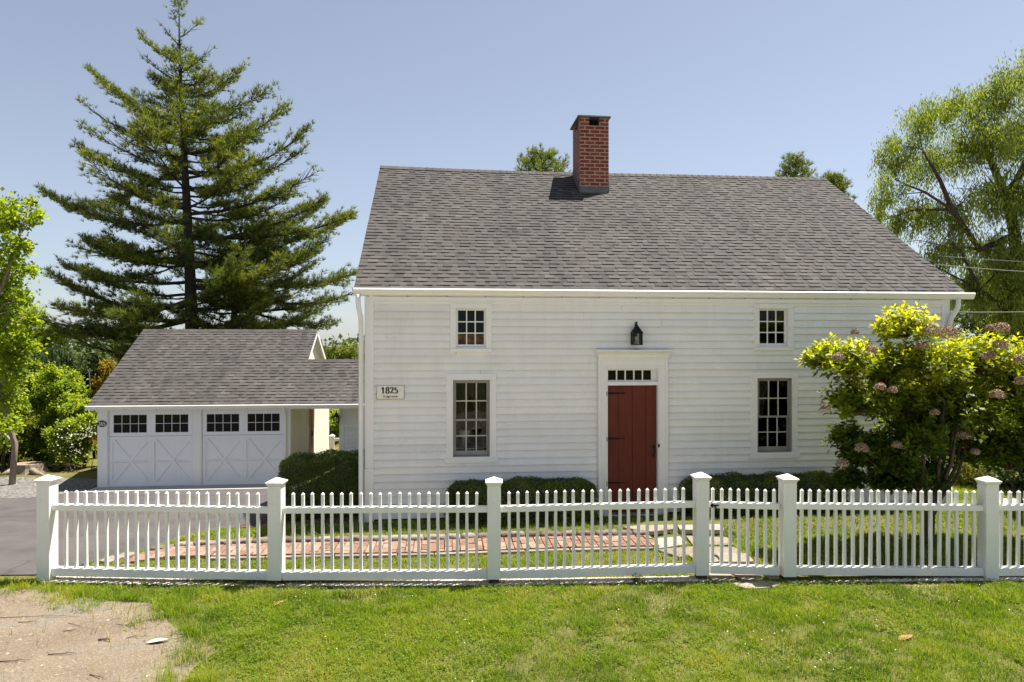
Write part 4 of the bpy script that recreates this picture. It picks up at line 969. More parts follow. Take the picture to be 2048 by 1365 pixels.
# ------------------------------------------------------------------ picket fence
PP = [Vector((-4.702, 8.568)), Vector((-1.965, 8.152)), Vector((.551, 7.944)), Vector((3.005, 7.845)), Vector((4.001, 7.698)), Vector((6.422, 7.552)), Vector((8.85, 7.40))]
PT_ = [1.215, 1.215, 1.215, 1.245, 1.235, 1.19, 1.19]        # post tops
RT_ = [.885, .885, .89, .915, .905, .865, .865]               # top rail heights at posts
def post_parts(root, p, zt, foot, rz):
    base = .055 if foot else 0
    mb = MB(); mb.box(-.078, .078, -.078, .078, base, zt-.075)
    o = mb.build('post', M['fence'], root, bevel=.006, local=True); o.location = (p.x-root.location.x, p.y-root.location.y, 0); o.rotation_euler.z = rz
    mb = MB(); mb.frustum(0, 0, zt-.0745, zt-.045, .156, .19); mb.frustum(0, 0, zt-.0445, zt-.030, .200, .200); mb.frustum(0, 0, zt-.0295, zt+.014, .192, .02)
    c = mb.build('post_cap', M['fence'], o, bevel=.003, local=True)
    if foot:
        mb = MB(); mb.box(-.058, .058, -.058, .058, -.1, base-.001); mb.build('post_foot', M['rust'], o, local=True)
mbp = MB()
def picket_mesh(h, key):
    mb = MB(); w = .034
    mb.box(-w/2, w/2, -w/2, w/2, 0, h-.022); mb.frustum(0, 0, h-.0215, h-.016, w*1.1, w*1.1); mb.frustum(0, 0, h-.0155, h+.006, w*1.05, .004)
    o = mb.build('picket', M['fence'], None, bevel=.002, local=True); return o
PK = picket_mesh(.908, 0)
_first = [True]
def panel(root, a, b, za, zb, pix, gate=False):
    d = (b-a); L = d.length; d = d/L; rz = math.atan2(d.y, d.x)
    e = .079 if not gate else .105
    for nm, z0, z1 in (('top_rail', -.062, 0), ('bottom_rail', None, None)):
        mb = MB()
        if nm == 'top_rail':
            mb.hexa([(e, -.038, za-.068), (L-e, -.038, zb-.068), (L-e, .038, zb-.068), (e, .038, za-.068), (e, -.038, za), (L-e, -.038, zb), (L-e, .038, zb), (e, .038, za)])
        else:
            mb.hexa([(e, -.044, za-.838), (L-e, -.044, zb-.838), (L-e, .044, zb-.838), (e, .044, za-.838), (e, -.044, za-.745), (L-e, -.044, zb-.745), (L-e, .044, zb-.745), (e, .044, za-.745)])
        o = mb.build(nm, M['fence'], root, bevel=.004, local=True); o.location = (a.x-root.location.x, a.y-root.location.y, 0); o.rotation_euler.z = rz
    for px in pix:
        r = ray(px, 900); k = r[0]/r[1]                        # ray hits the panel line
        t = (k*a.y-a.x)/(d.x-k*d.y); q = a+d*t; z = za+(zb-za)*t/L
        if _first[0]: o = PK; _first[0] = False
        else: o = PK.copy(); COL.objects.link(o)
        o.parent = root; o.location = (q.x-root.location.x, q.y-root.location.y, z-.744+R.uniform(-.003, .003)); o.rotation_euler = (R.uniform(-.008, .008), R.uniform(-.011, .011), rz+R.uniform(-.05, .05))
pan1 = [132+(517-132)*i/19 for i in range(20)]
pan2 = [587.5+(953-587.5)*i/19 for i in range(20)]
pan3 = [1018.8+(1368-1018.8)*i/19 for i in range(20)]
gpx = [1425, 1443, 1460.5, 1478, 1495.7, 1513.5, 1531, 1549]
pan4 = [1602.4+(1947.5-1602.4)*i/20 for i in range(21)]
pan5 = [2001+17.2*i for i in range(20)]
def fdir(i):
    a = PP[max(i-1, 0)]; b = PP[min(i+1, len(PP)-1)]; return math.atan2((b-a).y, (b-a).x)
FL = thing('picket_fence', 'long white picket fence running from the driveway edge to the garden gate', 'fence', (PP[0].x, PP[0].y, 0), 'white picket fencing along the verge')
for i in range(4): post_parts(FL, PP[i], PT_[i], i in (1, 2, 3), fdir(i) if i != 3 else fdir(2))
for i, px in ((0, pan1), (1, pan2), (2, pan3)): panel(FL, PP[i], PP[i+1], RT_[i], RT_[i+1], px)
FR = thing('picket_fence', 'white picket fence in front of the hydrangea, running on from the garden gate', 'fence', (PP[4].x, PP[4].y, 0), 'white picket fencing along the verge')
for i in (4, 5, 6): post_parts(FR, PP[i], PT_[i], i == 4, fdir(5))
panel(FR, PP[4], PP[5], RT_[4], RT_[5], pan4); panel(FR, PP[5], PP[6], RT_[5], RT_[6], pan5)
GT = thing('picket_gate', 'narrow white picket garden gate with a black latch across the flagstones', 'gate', (PP[3].x, PP[3].y, 0))
panel(GT, PP[3], PP[4], .91, .90, gpx, True)
ld = (PP[4]-PP[3]).normalized(); lq = PP[3]+ld*.13
mb = MB(); mb.box(lq.x-.045, lq.x+.06, lq.y-.062, lq.y-.046, .872, .886); mb.box(lq.x-.03, lq.x-.01, lq.y-.06, lq.y-.046, .855, .90); mb.box(lq.x+.01, lq.x+.026, lq.y-.066, lq.y-.046, .85, .88)
mb.build('latch', M['black'], GT)
# pebbles along the fence foot
def in_poly(x, y, poly):
    x = np.asarray(x); y = np.asarray(y); c = np.zeros(x.shape, bool); n = len(poly)
    for i in range(n):
        x1, y1 = poly[i][:2]; x2, y2 = poly[(i+1) % n][:2]
        if y1 == y2: continue
        k = ((y1 > y) != (y2 > y)) & (x < (x2-x1)*(y-y1)/(y2-y1)+x1); c ^= k
    return c
def in_frame(x, y, z, m=60):
    d = x*sT+y*cT; xx = x*cT-y*sT; px = CX+F*xx/d; py = HZ-F*(z-CH)/d
    return (d > .5) & (px > -m) & (px < 2048+m) & (py < 1365+m)
OCT = np.array([(1, 0, 0), (0, 1, 0), (-1, 0, 0), (0, -1, 0), (0, 0, 1), (.7, .7, .1), (-.7, .7, .1), (-.7, -.7, .1), (.7, -.7, .1)], float)
OF = [(0, 5, 4), (5, 1, 4), (1, 6, 4), (6, 2, 4), (2, 7, 4), (7, 3, 4), (3, 8, 4), (8, 0, 4)]
def scatter_stones(name, poly, n, smin, smax, mat, dz, label, flat=.6, dens=None):
    xs = [p[0] for p in poly]; ys = [p[1] for p in poly]
    X = NR.uniform(min(xs), max(xs), n*8); Y = NR.uniform(min(ys), max(ys), n*8)
    k = in_poly(X, Y, poly); X = X[k][:n]; Y = Y[k][:n]; n = len(X)
    s = NR.uniform(smin, smax, n)*NR.uniform(.6, 1, n); a = NR.uniform(0, 2*PI, n)
    B = OCT[None]*(s[:, None, None]*NR.uniform(.7, 1.25, (n, 9, 1))); B[:, :, 2] *= flat; B[:, :, 0] *= 1.3
    ca, sa = np.cos(a)[:, None], np.sin(a)[:, None]
    Vx = B[..., 0]*ca-B[..., 1]*sa+X[:, None]; Vy = B[..., 0]*sa+B[..., 1]*ca+Y[:, None]; Vz = B[..., 2]+(g(X, Y)+dz)[:, None]
    return tag(np_mesh(name, np.stack([Vx, Vy, Vz], -1), OF, NR.random(n), mat), label, None, None, 'stuff')
scatter_stones('pebbles', GSTRIP, 9000, .007, .017, M['pebble'], .008, 'pale pebbles spread along the foot of the long picket fence')
scatter_stones('pebbles', GSTRIP2, 5000, .007, .017, M['pebble'], .008, 'pale pebbles along the fence foot in front of the hydrangea')
scatter_stones('gravel', DIRT, 6500, .002, .0075, M['sandgrit'], .006, 'small stones scattered on the bare sandy verge', .6)
scatter_stones('gravel', DIRT, 420, .006, .016, M['sandgrit'], .006, 'larger loose stones lying on the bare sandy verge', .6)
scatter_stones('gravel', GRAV, 9000, .012, .035, M['grit'], .012, 'grey crushed gravel beside the garage')
scatter_stones('bark_chips', MULCH, 2600, .012, .03, M['chips'], .016, 'brown bark chips under the dark rounded shrub by the house corner', .3)
scatter_stones('bark_chips', BED1+[], 1500, .012, .026, M['chips'], .012, 'brown bark chips under the boxwood hedge near the door', .3)

# ------------------------------------------------------------------ grass
KEEP = [DRIVE, MULCH, PATH, WALK]+FLAGZ+[[(-1.3, 10.36), (8.3, 10.36), (8.3, 18), (-1.3, 18)]]
def edge_dist(x, y, poly):
    m = np.full(x.shape, 9.0)
    for i in range(len(poly)):
        ax_, ay = poly[i]; bx, by = poly[(i+1) % len(poly)]; vx, vy = bx-ax_, by-ay
        t = np.clip(((x-ax_)*vx+(y-ay)*vy)/max(1e-9, vx*vx+vy*vy), 0, 1); m = np.minimum(m, np.hypot(x-ax_-t*vx, y-ay-t*vy))
    return m
def grass(name, poly, n, h0, h1, w, label, keep=(), seed=1, tall=None):
    xs = [p[0] for p in poly]; ys = [p[1] for p in poly]
    X = NR.uniform(min(xs), max(xs), n*3); Y = NR.uniform(min(ys), max(ys), n*3)
    k = in_poly(X, Y, poly)
    for q in keep: k &= ~in_poly(X, Y, q)
    f = fbm(X*1.7+seed*13, Y*1.7+seed*7, 4); f2 = fbm(X*6+5, Y*6+seed, 3)
    pm = np.clip(.25+1.6*(f2-.28)+1.0*(f-.4), .10, 1)
    for q, pp, edge in ((DIRT, .012, 0),): 
        ins = in_poly(X, Y, q); dd = edge_dist(X, Y, q); e_ = dd*np.where(ins, 1, -1)-.55*(fbm(X*2.6+2, Y*2.6+5, 3)-.44)
        pm = np.where(e_ > 0, np.clip(.5*np.exp(-np.maximum(e_, 0)/.09), .0025, 1)*np.where(f2 > .45, 1.3, .35), pm*np.clip(.45-e_*3.2, .3, 1))
    for q in (GSTRIP, GSTRIP2):
        pm = np.where(in_poly(X, Y, q), .04, pm)
    k &= NR.random(len(X)) < pm
    X = X[k][:n]; Y = Y[k][:n]; f = f[k][:n]; f2 = f2[k][:n]; n = len(X)
    Z = g(X, Y)
    d = X*sT+Y*cT
    cl = fbm(X*11+3*seed, Y*11+9, 2); H = (h0+(h1-h0)*NR.random(n)**1.4)*(.45+.8*(f2-.1)+.9*(cl-.3))
    if tall is not None: H = H*tall(X, Y)
    W = w*NR.uniform(.6, 1.35, n)*np.clip(d/6.5, .9, 1.8)
    a = NR.uniform(0, 2*PI, n); lean = NR.uniform(.15, 1.1, n)
    dx, dy = np.cos(a), np.sin(a); sx, sy = -dy, dx
    tw = NR.uniform(-.6, .6, n); sx = sx*np.cos(tw)+dx*np.sin(tw)*.3
    def at(t, wd):
        ox = dx*H*lean*t**2; oy = dy*H*lean*t**2; oz = H*t*(1-.28*lean*t)
        return np.stack([X+ox+sx*wd, Y+oy+sy*wd, Z+oz-.004], -1)
    V = np.stack([at(0, -W/2), at(0, W/2), at(.5, W*.42), at(.5, -W*.42), at(1, 0*W)], 1)
    base = .44+.9*(f-.5)+.5*(cl-.5)+.35*(fbm(X*.8+3, Y*.8+8, 3)-.5)+NR.normal(0, .14, n)
    dry = NR.random(n) < np.clip(.06+1.5*(fbm(X*2.3+50, Y*2.3+20, 3)-.52), .03, .6)
    rnd = np.where(dry, NR.uniform(.86, 1, n), np.clip(base, 0, .84))
    return tag(np_mesh(name, V, [(0, 1, 2, 3), (3, 2, 4)], rnd, M['grass']), label, None, None, 'stuff')
LAWN1 = [(-6.2, 4.9), (6.6, 4.3), (8.8, 7.15), (6.42, 7.5), (4.0, 7.66), (3.0, 7.78), (.55, 7.9), (-1.97, 8.12), (-4.75, 8.5), (-6.9, 8.75)]
def tallf(X, Y):
    t = np.ones_like(X)
    e = in_poly(X, Y+.16, DIRT) | in_poly(X-.2, Y, DIRT) | in_poly(X-.1, Y+.1, DIRT)
    t = np.where(e & (fbm(X*5, Y*5, 2) > .48), 2.3, t); t = np.where(in_poly(X, Y+.10, DIRT) & (fbm(X*3+8, Y*3, 2) > .5), 2.6, t)
    for q in (GSTRIP, GSTRIP2): t = np.where(edge_dist(X, Y, q) < .14, t*.5, t)
    d2 = np.hypot((X+1.5), (Y-7.5)); t = np.where((X < -.3) & (Y > 7.1), t*1.25, t)
    return t
grass('grass', LAWN1, 330000, .022, .080, .0046, 'short sunlit lawn grass on the verge outside the fence', KEEP, 1, tallf)
LAWN2 = [(-4.7, 8.6), (-1.97, 8.2), (.55, 8.0), (3.0, 7.9), (4.0, 7.76), (6.42, 7.6), (9.6, 7.4), (12.0, 10.5), (12.0, 13.5), (8.35, 13.5), (8.3, 10.36), (-1.3, 10.36), (-1.3, 10.6), (-3.5, 11.0), (-4.2, 10.2), (-5.2, 9.2)]
grass('grass', LAWN2, 170000, .025, .06, .006, 'lawn grass growing behind the picket fence around the brick path', KEEP+[BED1, BED2], 2)
STALK = [(-3.4, 5.0), (6.4, 4.6), (8.4, 7.1), (3.0, 7.6), (-4.0, 8.2)]
grass('grass', STALK, 5200, .07, .13, .0022, 'long dry grass stalks standing up through the verge lawn', KEEP+[DIRT], 5)
def tuft(px, py, h, n, label):
    c = atZ(px, py)
    X = c.x+NR.normal(0, .035, n); Y = c.y+NR.normal(0, .03, n); a = np.arctan2(Y-c.y, X-c.x)+NR.normal(0, .5, n)
    H = h*NR.uniform(.5, 1, n); ln = NR.uniform(.4, 1.1, n); W = .005*np.ones(n); dx, dy = np.cos(a), np.sin(a)
    def at(t, wd): return np.stack([X+dx*H*ln*t**2-dy*wd, Y+dy*H*ln*t**2+dx*wd, H*t*(1-.25*ln*t)], -1)
    V = np.stack([at(0, -W/2), at(0, W/2), at(.5, W*.42), at(.5, -W*.42), at(1, 0*W)], 1)
    o = np_mesh('grass_tuft', V, [(0, 1, 2, 3), (3, 2, 4)], NR.uniform(.1, .5, n), M['grass']); tag(o, label, 'grass tuft', 'grass tufts on the bare verge')
tuft(108, 1220, .09, 26, 'tiny lone grass tuft on the bare verge below the end fence post')
tuft(268, 1250, .10, 34, 'small grass tuft standing alone on the sand between the twigs')
tuft(318, 1238, .15, 60, 'tall grass tuft at the lawn edge beside the bare sand')
tuft(262, 1200, .15, 90, 'broad grass tuft hanging over the top edge of the bare sand')
n = 24000                                                        # low clover patches: three leaflets each
X = NR.uniform(-4.5, 8.0, n*2); Y = NR.uniform(4.9, 8.4, n*2); k = in_poly(X, Y, LAWN1) & ~in_poly(X, Y, DIRT) & (fbm(X*1.1+70, Y*1.1+12, 3)+.35*(fbm(X*7, Y*7, 2)-.5) > .50); X, Y = X[k][:n], Y[k][:n]; n = len(X)
P_ = np.stack([X, Y, g(X, Y)+NR.uniform(.012, .042, n)], -1); P_ = np.repeat(P_, 3, 0); a = np.repeat(NR.uniform(0, 2*PI, n), 3)+np.tile([0, 2.1, 4.2], n)
D = np.stack([np.cos(a), np.sin(a), NR.uniform(-.2, .5, 3*n)], -1); V = leaves_geo(P_, D, NR.normal(0, .25, (3*n, 3))+np.array([0, 0, 1]), NR.uniform(.010, .018, 3*n), NR.uniform(.010, .016, 3*n), .1)
tag(np_mesh('clover', V, [(0, 1, 2, 3)], np.clip(NR.normal(.5, .22, 3*n), 0, 1), M['clover']), 'patches of low bright clover among the verge grass', None, None, 'stuff')
n = 90                                                           # clover heads in the lawn
X = NR.uniform(-2.5, 6.5, n*3); Y = NR.uniform(5.4, 7.7, n*3); k = in_poly(X, Y, LAWN1) & ~in_poly(X, Y, DIRT) & (fbm(X*1.3, Y*1.3, 2) > .52); X, Y = X[k][:n], Y[k][:n]; n = len(X)
B = OCT[None]*NR.uniform(.004, .008, (n, 1, 1)); V = B+np.stack([X, Y, g(X, Y)+NR.uniform(.03, .05, n)], -1)[:, None, :]
tag(np_mesh('clover_blossoms', V, OF, NR.random(n), M['whitefl']), 'tiny white clover heads dotted through the verge lawn', None, None, 'stuff')
# twigs and leaves lying about
def stick(p, q, r, label, bend=.02):
    r *= .62; a = atZ(*p); b = atZ(*q); m_ = a.lerp(b, .5)+Vector((R.uniform(-bend, bend), R.uniform(-bend, bend), .006))
    mb = MB(); o3 = Vector((0, 0, r+.008)); m2 = a.lerp(b, .75)+Vector((R.uniform(-bend, bend), R.uniform(-bend, bend), .012))
    mb.tube([a+o3, m_+o3, m2+o3, b+o3], [r, r*.9, r*.7, r*.4], 6); mb.tube([m_+o3, m_+o3+Vector((.04, .03, .01))], [r*.5, r*.2], 5)
    tag(mb.build('twig', M['stick'], None, smooth=True), label, 'twig', 'twigs lying on the bare verge')
stick((0, 1238), (165, 1237), .005, 'longest thin twig lying straight across the upper part of the bare sand', .03)
stick((37, 1247), (78, 1247), .006, 'short thick twig just below the longest twig on the sand')
stick((0, 1326), (60, 1323), .008, 'thick straight twig at the picture edge low on the sand')
stick((126, 1265), (160, 1264), .006, 'stubby twig on the sand between two thin ones')
stick((136, 1248), (186, 1260), .004, 'slender slanting twig near the stubby one on the sand', .03)
stick((96, 1312), (154, 1310), .008, 'dark heavy twig lying level on the lower sand')
stick((232, 1250), (282, 1265), .004, 'hair thin twig beside the small lone grass tuft', .03)
stick((253, 1279), (288, 1276), .006, 'short dark twig beside the pale fallen leaf')
stick((180, 1352), (215, 1361), .007, 'lowest twig on the sand near the bottom of the photo')
stick((197, 1283), (219, 1287), .014, 'lump of dark bark lying on the sand')
def fallen_leaf(px, py, s, mat, label, rz):
    c = atZ(px, py); mb = MB(); ov = [(-1, 0), (-.5, .38), (0, .45), (.4, .30), (1.1, 0), (.5, -.32), (0, -.42), (-.6, -.3)]
    cr, sr = math.cos(rz), math.sin(rz); P_ = [(c.x+(x*cr-y*sr)*s, c.y+(x*sr+y*cr)*s, .02+.25*s*abs(y)+.12*s*x) for x, y in ov]; ce = (c.x, c.y, .022)
    for i in range(8): mb.face([ce, P_[i], P_[(i+1) % 8]])
    tag(mb.build('fallen_leaf', mat), label, 'leaf', 'dry leaves lying on the verge')
fallen_leaf(313, 1287, .10, M['paleleaf'], 'bleached pale leaf lying on the bare sand', .1)
fallen_leaf(553, 1212, .10, M['dryleaf'], 'curled rusty brown leaf lying in the lawn', .7)
fallen_leaf(1811, 1280, .09, M['dryleaf'], 'crumpled brown leaf in the grass below the hydrangea', .3)

# ------------------------------------------------------------------ plants
def tree_root(name, label, cat, base, group=None): return thing(name, label, cat, base, group)
def rnd_unit(n):
    v = NR.normal(size=(n, 3)); return nrm(v)
def leafy(name, label, cat, base, stems, blobs, n_leaf, L, W, mat, bark, r0, group=None, twigs=26, hang=0.0, flat=.5, pert=12, up=.6, extra=None, crown='crown', rmin=.35, stemn=7, clump=.12):
    """blobs: (centre, radii). A limb runs from the stems to each blob, twigs fan out in it and leaves sit on the twigs."""
    root = tree_root(name, label, cat, base, group)
    mb = MB(); allp = []
    for st in stems:
        mb.tube(st[0], st[1], stemn); allp += [(Vector(p), r) for p, r in zip(st[0], st[1])]
    tw_tot = []; vol = [b[1][0]*b[1][1]*b[1][2] for b in blobs]; sv = sum(v**.75 for v in vol)
    for (c, r), v in zip(blobs, vol):
        c = Vector(c)
        cand = [p for p in allp if p[0].z < c.z+.2*r[2]] or allp
        a, ra = min(cand, key=lambda p: (p[0]-c).length+.7*max(0, p[0].z-c.z)); 
        m_ = a.lerp(c, .5)+Vector((R.uniform(-.15, .15)*r[0], R.uniform(-.15, .15)*r[1], .18*(c-a).length*(1 if hang <= 0 else .5)))
        rl = min(ra*.6, r0*.45); mb.tube([a, m_, c], [rl, rl*.65, rl*.4], 5, cap=False)
        k = max(5, int(twigs*len(blobs)*(v**.75)/sv))
        D = rnd_unit(k); D[:, 2] = D[:, 2]*.85+.12
        T = np.array(c)[None]+D*np.array(r)[None]*NR.uniform(.65, 1.05, (k, 1))
        for j, t in enumerate(T):
            s_ = m_.lerp(c, R.uniform(.3, 1)); tt = Vector(t); mm = s_.lerp(tt, .5)+Vector((0, 0, .08*r[2]))
            if j % 2 == 0: mb.tube([s_, mm, tt], [rl*.35, rl*.22, rl*.08], 3, cap=False)
            tw_tot.append((np.array(s_), np.array(mm), t, np.array(c), np.array(r)))
    mb.build('trunk', bark, root, smooth=True)
    per = max(2, int(n_leaf/max(1, len(tw_tot)))); Ps = []; Ds = []; rv = []
    for (a, m_, t, c, r) in tw_tot:
        s_ = NR.uniform(rmin, 1.0, per)**.8
        P_ = (1-s_[:, None])**2*a+2*s_[:, None]*(1-s_[:, None])*m_+s_[:, None]**2*t
        P_ = P_+NR.normal(0, clump, (per, 3))*np.mean(r)
        d = nrm(t-a)[None]*.6+rnd_unit(per)*.9
        if hang > 0:
            P_[:, 2] -= NR.random(per)**1.3*hang*NR.uniform(.3, 1); d = rnd_unit(per)*.55+np.array([0, 0, -1.0])
        Ps.append(P_); Ds.append(d); rv.append(np.clip(NR.normal(.45, .17, per)+R.uniform(-.15, .2), 0, 1))
    P_ = np.concatenate(Ps); D = np.concatenate(Ds); rv = np.concatenate(rv); n = len(P_)
    Nn = rnd_unit(n)*flat+np.array([0, 0, up])
    P_[:, 2] = np.maximum(P_[:, 2], g(P_[:, 0], P_[:, 1])+.03)
    V = leaves_geo(P_, D, Nn, L*NR.uniform(.6, 1.15, n), W*NR.uniform(.7, 1.15, n))
    np_mesh(crown, V, [(0, 1, 2, 3)], rv, mat, root)
    return root
def pxblob(px, py, rpx, d, jit=.3, ry=None, sq=1.0):
    c = atD(px, py, d+R.uniform(-jit, jit)); r = rpx*d/F; return (c, (r, ry or r, r*sq))

# --- hydrangea tree
HD = 9.25; hb = atZ(1857, 1098); hb = Vector((hb.x, hb.y, 0))
HB = [(1812, 650, 56), (1690, 720, 62), (1640, 712, 36), (1760, 735, 70), (1860, 725, 75), (1950, 715, 70), (2030, 735, 70), (2105, 770, 80), (1715, 800, 60), (1790, 800, 80), (1890, 800, 85), (1985, 810, 85), (2075, 850, 85), (1695, 875, 45), (1745, 905, 55), (1700, 955, 30), (1830, 880, 60), (1775, 960, 45), (1935, 890, 70), (2020, 905, 70), (2140, 870, 80), (1850, 945, 50), (1720, 905, 45), (1790, 925, 50), (1830, 850, 70), (1930, 830, 80)]
def hydrangea():
    root = thing('hydrangea_tree', 'bright green hydrangea tree with dried brown flower heads behind the fence', 'tree', hb)
    mb = MB(); tips = []; stems = []
    for i in range(13):
        a = 2*PI*i/13+R.uniform(-.2, .2); rad = R.uniform(.25, .85); top = Vector((hb.x+.1+math.cos(a)*rad*1.1, hb.y+math.sin(a)*rad*.75, R.uniform(1.55, 2.2)))
        f = Vector((hb.x+math.cos(a)*.06, hb.y+math.sin(a)*.05, .45+R.uniform(0, .12)))
        m_ = f.lerp(top, .45)+Vector((math.cos(a)*.10, math.sin(a)*.08, -.05)); pts = [Vector((hb.x+math.cos(a)*.03, hb.y+math.sin(a)*.03, -.05)), f, m_, top]
        mb.tube(pts, [.035, .028, .021, .012], 6); stems += [(m_, .02), (m_.lerp(top, .5), .016), (top, .012)]
    mb.tube([(hb.x, hb.y, -.1), (hb.x, hb.y, .25), (hb.x+.01, hb.y, .55)], [.085, .07, .06], 9)
    for (px, py, r) in HB:
        dd = HD+R.uniform(-.25, .25); c = atD(px, py, dd); rr_ = r*HD/F; k = int(44+rr_**2*740)
        D = rnd_unit(k); D[:, 2] = np.abs(D[:, 2])-.62*NR.random(k); T = np.array(c)+D*np.array([rr_*1.08, rr_*1.2, rr_*1.0])*NR.uniform(.35, 1.03, (k, 1))
        a, ra = min(stems, key=lambda p: (p[0]-c).length); cc = Vector(c)-Vector((0, 0, rr_*.5)); mb.tube([a, a.lerp(cc, .5)+Vector((0, 0, -.04)), cc], [.012, .009, .006], 4, cap=False)
        for j, t in enumerate(T):
            tv = Vector(t); mb.tube([cc, cc.lerp(tv, .5)+Vector((0, 0, .02)), tv], [.005, .004, .0025], 3, cap=False) if j % 2 == 0 else None
            tips.append((t, nrm(t-np.array(cc))))
    mb.build('trunk', M['barkred'], root, smooth=True)
    Ps, Ds, Ns, Ls, rv = [], [], [], [], []
    for t, d in tips:
        if t[1] > 10.15: t[1] = 10.15-R.random()*.2
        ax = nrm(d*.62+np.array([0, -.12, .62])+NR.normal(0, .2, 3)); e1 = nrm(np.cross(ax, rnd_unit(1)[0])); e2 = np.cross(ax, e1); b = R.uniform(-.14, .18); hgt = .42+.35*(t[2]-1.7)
        for lay in range(4):
            ph = (lay % 2)*PI/2+R.uniform(-.3, .3)
            for s_ in (0, PI):
                an = ph+s_; o = e1*math.cos(an)+e2*math.sin(an); p = t-ax*lay*.028*R.uniform(.7, 1.4)
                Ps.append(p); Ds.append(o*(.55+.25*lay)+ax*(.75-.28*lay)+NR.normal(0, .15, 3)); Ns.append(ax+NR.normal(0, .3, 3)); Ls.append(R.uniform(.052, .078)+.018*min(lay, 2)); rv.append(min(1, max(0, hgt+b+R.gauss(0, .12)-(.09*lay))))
    P_ = np.array(Ps); L = np.array(Ls)
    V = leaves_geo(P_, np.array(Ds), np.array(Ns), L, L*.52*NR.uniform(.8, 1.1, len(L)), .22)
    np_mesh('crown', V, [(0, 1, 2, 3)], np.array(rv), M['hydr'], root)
    for (px, py, s_) in [(1864, 662, 26), (1898, 669, 34), (1741, 701, 22), (1675, 716, 18), (1845, 692, 18), (2003, 658, 26), (2000, 692, 24), (1977, 714, 22), (2041, 721, 22), (1760, 775, 17), (1785, 781, 15), (1994, 791, 24), (2043, 763, 22), (1652, 815, 17), (1723, 898, 22), (1685, 928, 20), (1794, 891, 16), (1928, 872, 20), (1870, 826, 14), (1710, 665, 12), (1950, 905, 15), (1981, 657, 14)]:
        c = np.array(atD(px, py, 8.66 if py < 850 else 8.8)); rad = s_*8.6/F*.56; n = int(260+s_*14); D = rnd_unit(n); D[:, 2] = np.where(D[:, 2] < -.5, -D[:, 2], D[:, 2])
        P_ = c+D*np.array([1, 1, .85])*rad*NR.uniform(.75, 1.05, (n, 1)); T = rnd_unit(n)
        V = leaves_geo(P_, T, D+rnd_unit(n)*.4, NR.uniform(.014, .024, n), NR.uniform(.012, .02, n)); np_mesh('flower_head', V, [(0, 1, 2, 3)], NR.random(n), M['panicle'], root)
hydrangea()

# --- clipped boxwood hedges and the rounded shrub
def hedge(name, label, x0, x1, y0, y1, z1, n, z0=.0, rnd_=.16, group='clipped hedges against the house front', light=None):
    root = thing(name, label, 'hedge', ((x0+x1)/2, (y0+y1)/2, z0), group)
    mb = MB()
    for i in range(16):
        x = x0+.15+(x1-x0-.3)*R.random(); y = y0+.12+(y1-y0-.24)*R.random()
        mb.tube([(x, y, z0-.05), (x+R.uniform(-.1, .1), y+R.uniform(-.06, .06), z0+(z1-z0)*.5), (x+R.uniform(-.2, .2), y+R.uniform(-.12, .12), z0+(z1-z0)*.85)], [.014, .009, .004], 5)
    mb.build('stems', M['bark'], root, smooth=True)
    U = NR.uniform(-1, 1, (n, 3)); k = 7.0
    rr_ = (np.abs(U)**k).sum(1)**(1/k); sh = NR.random(n)**.4; U = U/rr_[:, None]*np.where(NR.random(n) < .7, NR.uniform(.88, 1.02, n), sh)[:, None]
    C = np.array([(x0+x1)/2, (y0+y1)/2, (z0+z1)/2]); S = np.array([(x1-x0)/2, (y1-y0)/2, (z1-z0)/2])
    P_ = C+U*S; b = fbm(P_[:, 0]*4.5+P_[:, 2]*3, P_[:, 1]*4.5+P_[:, 2]*4, 3)-.5
    P_ = P_+nrm(U)*(b*.16)[:, None]; P_[:, 2] = np.maximum(P_[:, 2], z0+.03)
    D = nrm(U)*.7+rnd_unit(n)*.8+np.array([0, 0, .3]); Nn = rnd_unit(n)*.8+nrm(U)*.4+np.array([0, 0, .3])
    V = leaves_geo(P_, D, Nn, NR.uniform(.016, .032, n), NR.uniform(.009, .017, n), .2)
    np_mesh('foliage', V, [(0, 1, 2, 3)], np.clip(NR.normal(.45, .2, n)+b, 0, 1), M['box'], root)
hedge('boxwood_hedge', 'low dark clipped hedge under the window with the white bowl', .02, 2.20, 9.82, 10.34, .74, 60000)
hedge('boxwood_hedge', 'low clipped hedge between the red door and the hydrangea', 3.62, 6.12, 9.80, 10.34, .75, 65000)
hedge('rounded_shrub', 'dark rounded evergreen shrub between the driveway and the house corner', -2.62, -1.36, 10.8, 12.0, .95, 60000, -.06, .3, None)
